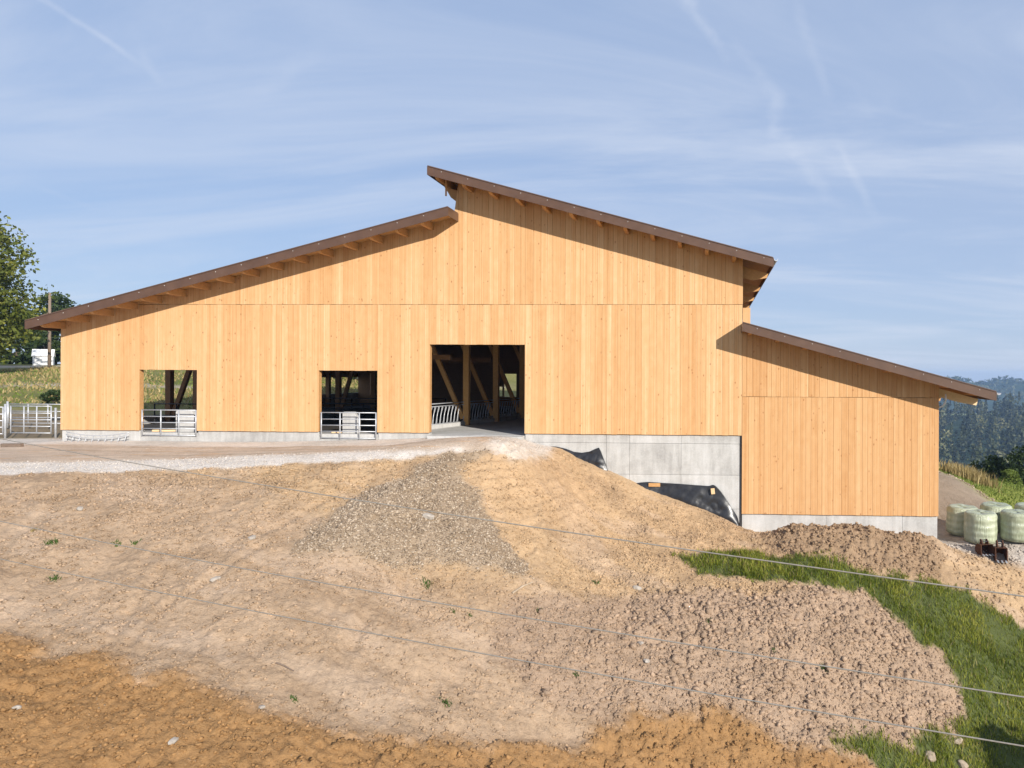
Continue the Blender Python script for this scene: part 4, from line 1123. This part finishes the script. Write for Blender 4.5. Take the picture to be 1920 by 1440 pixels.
# ------------------------------------------------------------------ loose clods, gravel and grass (uncountable)
def scatter_lumps(name, n, box, pick, smin, smax, mat, parent=None, flat=.7, power=2.2):
    x = rng.uniform(box[0], box[1], n*3); y = rng.uniform(box[2], box[3], n*3)
    k = pick(x, y); x = x[k][:n]; y = y[k][:n]; n = len(x); z = ground_at(x, y)
    small = smax < .07; t = (1 + 5**.5)/2
    ico = np.array([(-1, t, 0), (1, t, 0), (-1, -t, 0), (1, -t, 0), (0, -1, t), (0, 1, t), (0, -1, -t), (0, 1, -t), (t, 0, -1), (t, 0, 1), (-t, 0, -1), (-t, 0, 1)])/1.9
    fi = np.array([(0, 11, 5), (0, 5, 1), (0, 1, 7), (0, 7, 10), (0, 10, 11), (1, 5, 9), (5, 11, 4), (11, 10, 2), (10, 7, 6), (7, 1, 8), (3, 9, 4), (3, 4, 2), (3, 2, 6), (3, 6, 8), (3, 8, 9), (4, 9, 5), (2, 4, 11), (6, 2, 10), (8, 6, 7), (9, 8, 1)])
    if small:                                           # small pieces: eight-sided splinters
        ico = np.array([(1, 0, 0), (-1, 0, 0), (0, 1, 0), (0, -1, 0), (0, 0, 1), (0, 0, -1)], float)*1.1; fi = np.array([(0, 2, 4), (2, 1, 4), (1, 3, 4), (3, 0, 4), (2, 0, 5), (1, 2, 5), (3, 1, 5), (0, 3, 5)])
    nv = len(ico)
    s = smin + (smax - smin)*rng.uniform(0, 1, n)**power
    V = (ico[None] + rng.normal(0, .16, (n, nv, 3))) * rng.uniform(.62, 1.25, (n, nv, 1)) * s[:, None, None] * np.stack([rng.uniform(.8, 1.4, n), rng.uniform(.7, 1.2, n), np.full(n, flat)*rng.uniform(.7, 1.2, n)], -1)[:, None]
    a = rng.uniform(0, 6.28, n); c, sn = np.cos(a)[:, None], np.sin(a)[:, None]
    V = np.stack([V[..., 0]*c - V[..., 1]*sn, V[..., 0]*sn + V[..., 1]*c, V[..., 2]], -1)
    V += np.stack([x, y, z + s*.22], -1)[:, None]
    F = (np.arange(n)[:, None, None]*nv + fi[None]).reshape(-1, 3)
    at = {'rnd': ('FLOAT', np.repeat(rng.uniform(0, 1, n), nv))}
    if mat == 'soil':                                   # clods are made of the soil they lie on
        i = np.clip(np.searchsorted(gx, x), 0, NX-1); j = np.clip(np.searchsorted(gy, y), 0, NY-1)
        c = tint[j, i] * rng.uniform(.82, 1.22, (n, 1)); at = {'tint': ('COLOR', np.repeat(np.c_[c, np.ones(n)], nv, 0))}
    return tag(np_mesh(name, V.reshape(-1, 3), F, mat, parent, attrs=at), kind='stuff')


scatter_lumps('gravel_stones', 15000, (-12.5, -5.5, -13, -5), lambda x, y: (reg_at(x, y) == 2) & (rng.uniform(0, 1, len(x)) < 0.35 + 0.65*sstep(-6.5, -9, y)), .014, .060, 'gravel', SURF['gravel_heap'])
scatter_lumps('heap_spill', 1800, (-13.5, -5, -14, -5.2), lambda x, y: (reg_at(x, y) != 2) & ((reg_at(x+.35, y) == 2) | (reg_at(x-.35, y) == 2) | (reg_at(x, y+.4) == 2)) & (rng.uniform(0, 1, len(x)) < .5), .015, .055, 'gravel', SURF['gravel_heap'])
scatter_lumps('bank_pebbles', 26000, (-22, 3, -13, -0.4), lambda x, y: (reg_at(x, y) == 0) & (vnoise(x*.8, y*.8, 3) + .25*(x > -5) > rng.uniform(-.25, .3, len(x))), .012, .06, 'soil', None, .7, 3.0)
scatter_lumps('soil_clods', 26000, (-20, 9, -20, -5), lambda x, y: (reg_at(x, y) == 0) & (vnoise(x*.6, y*.6, 8) > rng.uniform(-.4, .3, len(x))), .012, .065, 'soil', None, .7, 3.5)
scatter_lumps('mound_clods', 9000, (-7, 9, -14, -5), lambda x, y: (reg_at(x, y) == 3) & (vnoise(x*.7, y*.7, 18) > rng.uniform(-.5, .4, len(x))) & (rng.uniform(-6, 2, len(x)) < x), .015, .12, 'soil', SURF['clod_mound'], .8, 4.0)
scatter_lumps('mound_crumbs', 14000, (-7.5, 9.5, -14.5, -5), lambda x, y: (reg_at(x, y) == 3), .014, .06, 'soil', SURF['clod_mound'], .8, 2.5)
scatter_lumps('annex_mound_clods', 2600, (1.5, 11, -5, 0), lambda x, y: (reg_at(x, y) == 4), .015, .085, 'soil', SURF['soil_mound'], .8, 2.6)
scatter_lumps('clay_clods', 22000, (-16, 7, -21.5, -11), lambda x, y: (reg_at(x, y) == 5), .010, .065, 'soil', None, .8, 3.2)
scatter_lumps('pad_clods', 3000, (9.8, 17, -5, 0), lambda x, y: (reg_at(x, y) == 0), .015, .08, 'soil', None, .75, 3.0)
scatter_lumps('pad_edge_stones', 1500, (13, 21, 4.2, 16), lambda x, y: (reg_at(x, y) != 7) & ((reg_at(x+.5, y+.4) == 7) | (reg_at(x+.25, y+.2) == 7)), .025, .085, 'gravel', None, .7, 2.0)
scatter_lumps('road_gravel', 9000, (-30, -6.8, -10.8, -0.3), lambda x, y: (reg_at(x, y) == 1) & ((y < np.interp(x, [p[0] for p in STRIP], [p[1] for p in STRIP]) + .3) | (x > -8.6)), .010, .034, 'white_gravel', None)

x = rng.uniform(-1.6, 15, 90000); y = rng.uniform(-13, -3.2, 90000); k = reg_at(x, y) == 6; x = x[k]; y = y[k]
dens = vnoise(x*.9, y*.9, 5); kk = rng.uniform(0, 1, len(x)) < .70 + 1.1*dens; x = x[kk]; y = y[kk]
P = np.stack([x, y, ground_at(x, y) - .01], -1)
o = blades(P, 1, .06, .22, .024, 0.0, .7, 'grass_blade', 'bank_grass', None, np.clip(vnoise(x*.7, y*.7, 9)*.7 + .06*(x - 6)/4, -.5, .5)); tag(o, kind='stuff')
xt = x[::14]; yt = y[::14]; kt = vnoise(xt*1.1, yt*1.1, 19) > .05; xt = xt[kt]; yt = yt[kt]
o = blades(np.stack([xt, yt, ground_at(xt, yt)], -1), 5, .14, .36, .022, .05, .6, 'grass_blade', 'tall_grass', None, np.full(len(xt), .12)); tag(o, kind='stuff')
xd = x[::22]; yd = y[::22]
o = blades(np.stack([xd, yd, ground_at(xd, yd)], -1), 1, .12, .38, .014, .0, .5, 'dry_grass', 'dry_stems'); tag(o, kind='stuff')
# grass fringes creeping over the mound edges
x = rng.uniform(-1.6, 11, 26000); y = rng.uniform(-13, -3, 26000); near = np.zeros(len(x), bool)
for dx, dy in ((.22, 0), (-.22, 0), (0, .22), (0, -.22)): near |= reg_at(x + dx, y + dy) == 6
k = near & (reg_at(x, y) != 6) & (vnoise(x*2.2, y*2.2, 6) > .08); x = x[k]; y = y[k]
o = blades(np.stack([x, y, ground_at(x, y) - .01], -1), 2, .05, .17, .026, .04, .8, 'grass_blade', 'fringe_grass'); tag(o, kind='stuff')
# meadow right and reeds
x = rng.uniform(14, 30, 16000); y = rng.uniform(4.5, 30, 16000); k = reg_at(x, y) == 7; x = x[k]; y = y[k]
o = blades(np.stack([x, y, ground_at(x, y)], -1), 1, .06, .18, .07, .0, .8, 'leaf_bright', 'meadow_grass'); tag(o, kind='stuff')
x = rng.uniform(-70, -31, 5000); y = rng.uniform(12, 45, 5000); k = reg_at(x, y) == 7; x = x[k]; y = y[k]
o = blades(np.stack([x, y, ground_at(x, y)], -1), 1, .06, .22, .12, .0, .8, 'leaf_bright', 'left_meadow_grass'); tag(o, kind='stuff')
x = rng.uniform(-70, -31, 11000); y = rng.uniform(12, 45, 11000); k = (reg_at(x, y) == 7) & (vnoise(x*.15, y*.15, 28) > -.25); x = x[k]; y = y[k]
o = blades(np.stack([x, y, ground_at(x, y)], -1), 1, .08, .35, .10, .0, .8, 'dry_grass', 'dry_meadow_grass'); tag(o, kind='stuff')
n = 280; t_ = rng.uniform(0, .45, n); x = 15.9 + 4.0*t_ + rng.normal(0, .4, n); y = 16.0 - 1.5*t_ + rng.normal(0, 1.0, n)
o = blades(np.stack([x, y, ground_at(x, y)], -1), 4, .3, 1.0, .05, .12, .4, 'dry_grass', 'dry_reeds'); tag(o, kind='stuff')


# ------------------------------------------------------------------ trees
def leaf_quads(C_, size, bias, mat, name, parent, std=.2):
    n = len(C_); s = size*rng.uniform(.6, 1.3, n)
    d = rng.normal(0, 1, (n, 3)); d /= np.linalg.norm(d, axis=1)[:, None]
    e = rng.normal(0, 1, (n, 3)); e -= (e*d).sum(1)[:, None]*d; e /= np.linalg.norm(e, axis=1)[:, None]
    V = np.stack([C_ - d*s[:, None]*.6, C_ + e*s[:, None]*.38, C_ + d*s[:, None]*.6, C_ - e*s[:, None]*.38], 1)
    F = np.arange(n*4).reshape(n, 4)
    r_ = np.clip(rng.normal(.45, std, n) + bias, 0, 1)
    return np_mesh(name, V.reshape(-1, 3), F, mat, parent, attrs={'rnd': ('FLOAT', np.repeat(r_, 4))})


def tree(name, x, y, h, rad, nclump, nleaf, leaf, mat, label, cat='tree', z0=None, trunk_r=.22, low=.25, group=None, seed=1):
    r_ = random.Random(seed); z = gz(x, y) - .1 if z0 is None else z0
    t = empty(name, (x, y, z)); tag(t, label, cat, group)
    m = MB(); top = (r_.uniform(-.3, .3), r_.uniform(-.3, .3), h*.82)
    m.tube([(0, 0, 0), (top[0]*.3, top[1]*.3, h*.25), (top[0]*.7, top[1]*.7, h*.55), top], [trunk_r*1.3, trunk_r, trunk_r*.6, trunk_r*.15], 9)
    trunk = m.build('trunk', 'bark', t, smooth=True)
    cl = []; lm = MB()
    for k in range(nclump):
        u = r_.uniform(0, 1); zc = h*(low + (1 - low)*u); prof = math.sin(math.pi*min(1, (u*.86 + .14)))**.65
        a = r_.uniform(0, 6.283); rr = rad*prof*math.sqrt(r_.uniform(.12, 1))*r_.uniform(.8, 1.12)
        c = Vector((math.cos(a)*rr, math.sin(a)*rr, zc)); cl.append((c, rad*r_.uniform(.10, .19)))
        if k % 4 == 0:
            zb = max(h*.15, zc - rr*.7); f_ = zb/(h*.82)
            b0 = Vector((top[0]*f_, top[1]*f_, min(zb, h*.78)))
            lm.tube([b0, b0.lerp(c, .5) + Vector((0, 0, -.06*rr)), c], [trunk_r*.32*(1.1 - f_*.7), trunk_r*.2, trunk_r*.05], 5)
    if lm.v: lm.build('limbs', 'bark', trunk, smooth=True)
    P = []; B = []
    for c, s in cl:
        k = rng.normal(0, 1, (nleaf, 3)); k *= (s*np.minimum(1.0, 1.5/np.linalg.norm(k, axis=1)))[:, None]; k[:, 2] *= .65
        P.append(k + np.array(c)); B.append(np.full(nleaf, r_.uniform(-.16, .16)))
    leaf_quads(np.concatenate(P), leaf, np.concatenate(B), mat, 'crown', t)
    return t


tree('deciduous_tree', -64.6, 25.6, 15.2, 6.1, 520, 60, .30, 'leaf_tree', 'big green tree cut off by the left picture edge', seed=3, trunk_r=.3, low=.12)
tree('deciduous_tree', -84.5, 56.5, 8.8, 4.4, 130, 40, .40, 'leaf_dark', 'dark green tree behind the pole above the left roof eave', seed=5, low=.1)
tree('deciduous_tree', -80.3, 51.0, 5.6, 1.9, 70, 40, .40, 'leaf_dark', 'smaller dark tree between the pole and the big left tree', seed=6, low=.1)
tree('deciduous_tree', -90.5, 57.5, 6.2, 3.6, 100, 40, .40, 'leaf_dark', 'low dark tree under the right edge of the big left tree', seed=16, low=.03)
tree('shrub', -42.4, 12.4, 1.0, .8, 24, 40, .14, 'leaf_dark', 'low dark shrub at the edge of the meadow beside the barn corner', 'shrub', seed=7, trunk_r=.05, low=.1)
for k, (x, y, h, r_) in enumerate(((-44.0, 44.5, 4.6, 2.3), (-40.2, 44, 4.8, 2.3), (-36.6, 44.5, 4.6, 2.2))):
    tree('deciduous_tree', x, y, h, r_, 90, 40, .34, 'leaf_bright', ['bright green tree seen through the left end of the second opening', 'bright green tree seen through the middle of the second opening', 'bright green tree seen at the right side of the second opening'][k], seed=20+k, low=.05, group='trees behind the barn')
tree('deciduous_tree', 30.0, 34.0, 5.2, 3.6, 170, 50, .26, 'leaf_dark', 'dense dark tree at the right edge beyond the green meadow', seed=9, low=.03)
tree('deciduous_tree', 26.6, 36.5, 4.0, 2.4, 110, 45, .24, 'leaf_dark', 'smaller dark tree left of the dense one beyond the meadow', seed=10, low=.03)
tree('shrub', 23.8, 26.0, 1.7, 1.1, 46, 45, .15, 'leaf_bright', 'light green rounded shrub in front of the dark tree beyond the meadow', 'shrub', seed=11, trunk_r=.05, low=.05)
tree('shrub', 20.4, 30.5, 1.7, 1.3, 60, 45, .2, 'leaf_tree', 'olive shrub beside the annex wall at the edge of the valley', 'shrub', seed=12, trunk_r=.06, low=.05)
tree('shrub', 22.2, 30.0, 1.3, 1.1, 46, 45, .2, 'leaf_tree', 'second olive shrub between the annex corner and the dark trees', 'shrub', seed=13, trunk_r=.06, low=.05)

tree('deciduous_tree', 15.4, -16.4, 7.0, 2.5, 120, 45, .22, 'leaf_tree', 'tree just outside the right picture edge whose shadow falls on the lower right corner', seed=15, low=.1)

# wooded hillside across the valley: reads as one mass
n = 620; fx_ = rng.uniform(120, 560, n); fy_ = rng.uniform(450, 960, n); fz_ = forest_z(fx_, fy_)
PP = []; BB = []
for k in range(n):
    con = rng.uniform() < .6; h = rng.uniform(20, 36); w = (4.2 if con else 7.0)*rng.uniform(.8, 1.25); m_ = 100
    u = rng.uniform(0, 1, m_); a = rng.uniform(0, 6.28, m_)
    rr = w*(1 - u*.93)*np.sqrt(rng.uniform(.3, 1, m_)) if con else w*np.sqrt(np.clip(1 - (2*u - 1)**2, 0.02, 1))*np.sqrt(rng.uniform(.3, 1, m_))
    zz = u*h if con else h*(.25 + .6*u)
    PP.append(np.stack([fx_[k] + np.cos(a)*rr, fy_[k] + np.sin(a)*rr, fz_[k] + zz], -1)); BB.append(np.full(m_, rng.uniform(-.42, .42) + (-.10 if con else .14)))
tag(leaf_quads(np.concatenate(PP), 2.5, np.concatenate(BB), 'leaf_forest', 'forest', None, .07), kind='stuff')
n = 3500; fx_ = rng.uniform(300, 1500, n); fy_ = rng.uniform(1850, 2330, n); fz_ = far_hill_z(fx_, fy_)
tag(leaf_quads(np.stack([fx_, fy_, fz_ + rng.uniform(2, 9, n)], -1), 9.0, np.zeros(n), 'leaf_forest', 'distant_forest', None), kind='stuff')

# ------------------------------------------------------------------ far small things
hz_ = gz(-77.9, 48.2) - .1
hs = empty('white_shed', (-77.9, 48.2, hz_), R(-52)); hs.scale = (.38, .3, .48); tag(hs, 'small white shed half hidden by trees above the left meadow', 'shed')
MB().prism([(-1.6, 0), (1.6, 0), (1.6, 2.6), (0, 3.9), (-1.6, 2.6)], 'y', -3, 3).build('wall', 'white_wall', hs)
for s in (-1, 1): MB().prism([(s*2.0, 2.28), (s*2.0, 2.42), (0, 4.06), (0, 3.92)], 'y', -3.3, 3.3).build('roof', 'white_wall', hs)
MB().box(-.5, .3, -3.04, -3.005, .9, 2.0).build('window', 'window_dark', hs)
pz = gz(-69.2, 39.9)
pp = empty('wooden_pole', (-69.2, 39.9, pz - .2)); tag(pp, 'bare wooden pole standing in the meadow behind the left roof eave', 'pole')
MB().tube([(0, 0, 0), (0, 0, 11.0 - pz + .2)], [.16, .12], 10).build('shaft', 'timber_old', pp, smooth=True)
MB().beam((-1.6, -.2, 8.9 - pz - .45), (.1, -.2, 9.1 - pz), .10, .08).build('arm', 'timber_old', pp)
sh = empty('pale_shed', (-26.3, 60, gz(-26.3, 60) - .2)); tag(sh, 'pale shed wall glimpsed through the back of the big doorway', 'shed')
MB().box(-2.4, 2.4, 0, 4, 0, 4.6).build('wall', 'white_wall', sh); MB().prism([(-2.7, 4.62), (2.7, 4.62), (2.7, 4.75), (-2.7, 4.75)], 'y', -.3, 4.3).build('roof', 'tile_roof', sh)
MB().box(.2, .8, -.05, -.01, 1.5, 2.1).build('vent', 'window_dark', sh)

# ------------------------------------------------------------------ haze
def build_haze():
    o = MB().box(-3300, 3300, -600, 3300, -130, 17.5).build('haze', None, None)
    m = bpy.data.materials.new('haze_air'); m.use_nodes = True; t = NT(m.node_tree); t.n.clear()
    out = t.node('ShaderNodeOutputMaterial'); v = t.node('ShaderNodeVolumePrincipled')
    v.inputs['Color'].default_value = (0.44, 0.66, 1.0, 1); v.inputs['Density'].default_value = 0.00019; v.inputs['Anisotropy'].default_value = 0.0
    t.l.new(v.outputs[0], out.inputs['Volume']); o.data.materials.append(m); tag(o, kind='stuff')
build_haze()
